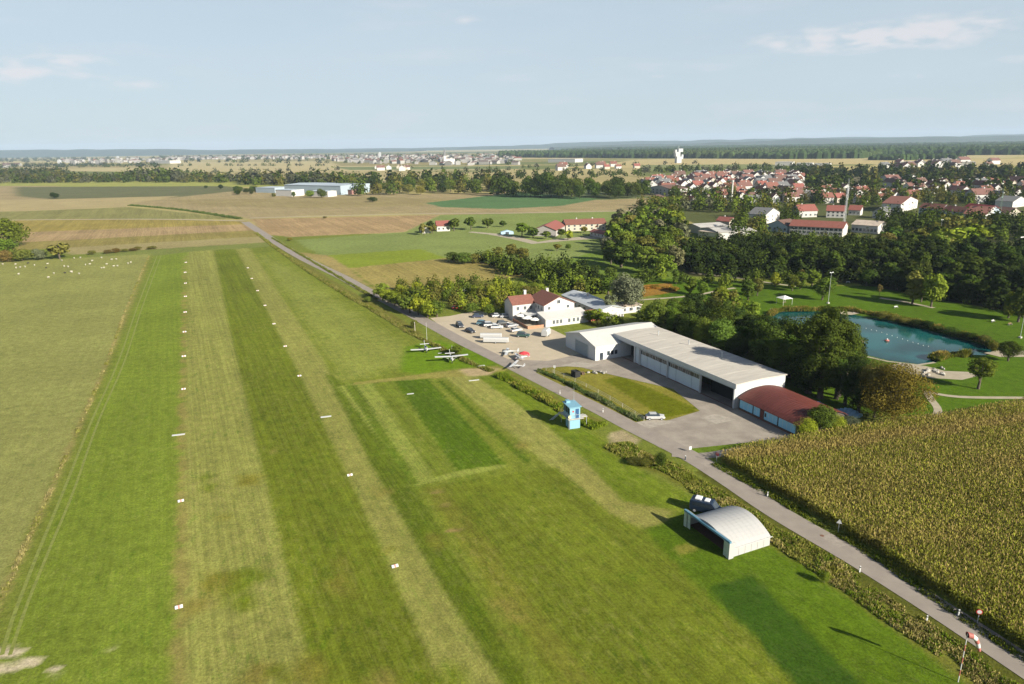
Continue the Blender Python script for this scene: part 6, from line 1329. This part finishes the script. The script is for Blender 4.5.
# big forest on the right horizon: canopy with single crowns standing out of it
def forest(px, cell, h, label, seed):
    P = np.array(gp(px)); lo = P.min(0); hi = P.max(0)
    X, Y = np.meshgrid(np.arange(lo[0], hi[0], cell), np.arange(lo[1], hi[1], cell)); x = X.ravel()+rng.uniform(-.3, .3, X.size)*cell; y = Y.ravel()+rng.uniform(-.3, .3, X.size)*cell
    k = sdist(x, y, P) < 0; x, y = x[k], y[k]; hh = h*(1+.18*vnoise(x, y, 260, seed)+.22*rng.uniform(-1, 1, len(x))); n = len(x); V = []; K_ = []
    base_ = np.array([[.040, .065, .020]])*(1+.35*vnoise(x, y, 300, seed+3))[:, None]+np.clip(vnoise(x, y, 500, seed+4), 0, 1)[:, None]*np.array([.03, .025, .005])
    t0 = rng.uniform(0, 6.283, n)
    for j in range(6):
        a0 = t0+j*math.pi/3; a1 = a0+math.pi/3; r = cell*.62
        p0 = np.stack([x+r*np.cos(a0), y+r*np.sin(a0), hh*.0], 1); p1 = np.stack([x+r*np.cos(a1), y+r*np.sin(a1), hh*.0], 1)
        q0 = np.stack([x+r*.95*np.cos(a0), y+r*.95*np.sin(a0), hh*.72], 1); q1 = np.stack([x+r*.95*np.cos(a1), y+r*.95*np.sin(a1), hh*.72], 1); s0 = np.stack([x+r*.3*np.cos(a0), y+r*.3*np.sin(a0), hh], 1); s1 = np.stack([x+r*.3*np.cos(a1), y+r*.3*np.sin(a1), hh], 1)
        V += [np.stack([p0, p1, q1, q0], 1), np.stack([q0, q1, s1, s0], 1)]; c = base_*rng.uniform(.8, 1.2, (n, 1)); K_ += [c*.9, c]
    return quads_obj('distant_forest', np.concatenate(V), np.concatenate(K_), label, 'forest')
forest([(500,157.5),(600,158),(700,158.5),(790,159),(860,158.5),(890,155.5),(1100,154.5),(1100,146.5),(800,150),(600,153),(500,154)], 24, 24, 'wide dark green forest on the right under the horizon', 41)
forest([(1100,145.8),(800,148.6),(600,151.2),(560,151.8),(600,150.2),(800,147),(1100,143.6)], 48, 27, 'blue green forest farther away along the right horizon', 51)
forest([(870,160.2),(905,160.5),(925,159.5),(960,159.5),(965,158),(880,158)], 16, 15, 'small wood around the houses on the tan plain at the right', 61)
# tan plain strips between forest and town are painted ground

# ------------------------------------------------------------------ plant the queued trees: the largest in the picture singly, the rest as one mass
nkind = {}
def key(q):
    a = q[0]; return -a[2]/math.hypot(a[0], a[1])
placed = sum(1 for o in C.objects if o.type == 'EMPTY' and o.name.startswith('broadleaf_tree'))
QUEUE.sort(key=key); rest = []; cnt = placed
for a, k in QUEUE:
    sx_p, sy_p = scr(a[0], a[1], a[2]*.6)
    if not (-60 < sx_p < 1084): rest.append((a, k)); continue
    bl = a[4] not in ('bush', 'poplar', 'willow', 'conifer')
    if bl and cnt >= 292: rest.append((a, k)); continue
    cnt += bl; plant_tree(*a, **k)
allu = [(c[0], c[1], random.uniform(3.5, 7.5), FOL['dark']) for c in scatter(gp([(684,270),(700,246),(760,246),(870,252),(1060,254),(1060,322),(1000,312),(940,301),(900,292),(860,282),(800,279),(740,278)]), 4.6, tries=7000)]  # added low mass; its dark colour stands for the shade under the trees
print('trees single', NTREE[0], 'rest', len(rest))
allr = [(a[0], a[1], a[2], FOL[a[5]] if isinstance(a[5], str) else a[5]) for a, k in rest]
V = []; 
mass(None, 0, None, (1.1, 1.5), None, 'undergrowth', 'added undergrowth, coloured dark for shade, filling the wood behind the park lawn', world=allu, quads=110)
if allr: mass(None, 0, None, (.75, 1.0), ['deep','mid','dark','deep','olive'], 'wooded_belt', 'mass of smaller trees filling the belts between park, grove and town', world=allr, quads=260)
for o in C.objects:
    if o.get('label') == 'x': print('unused proto', o.name)
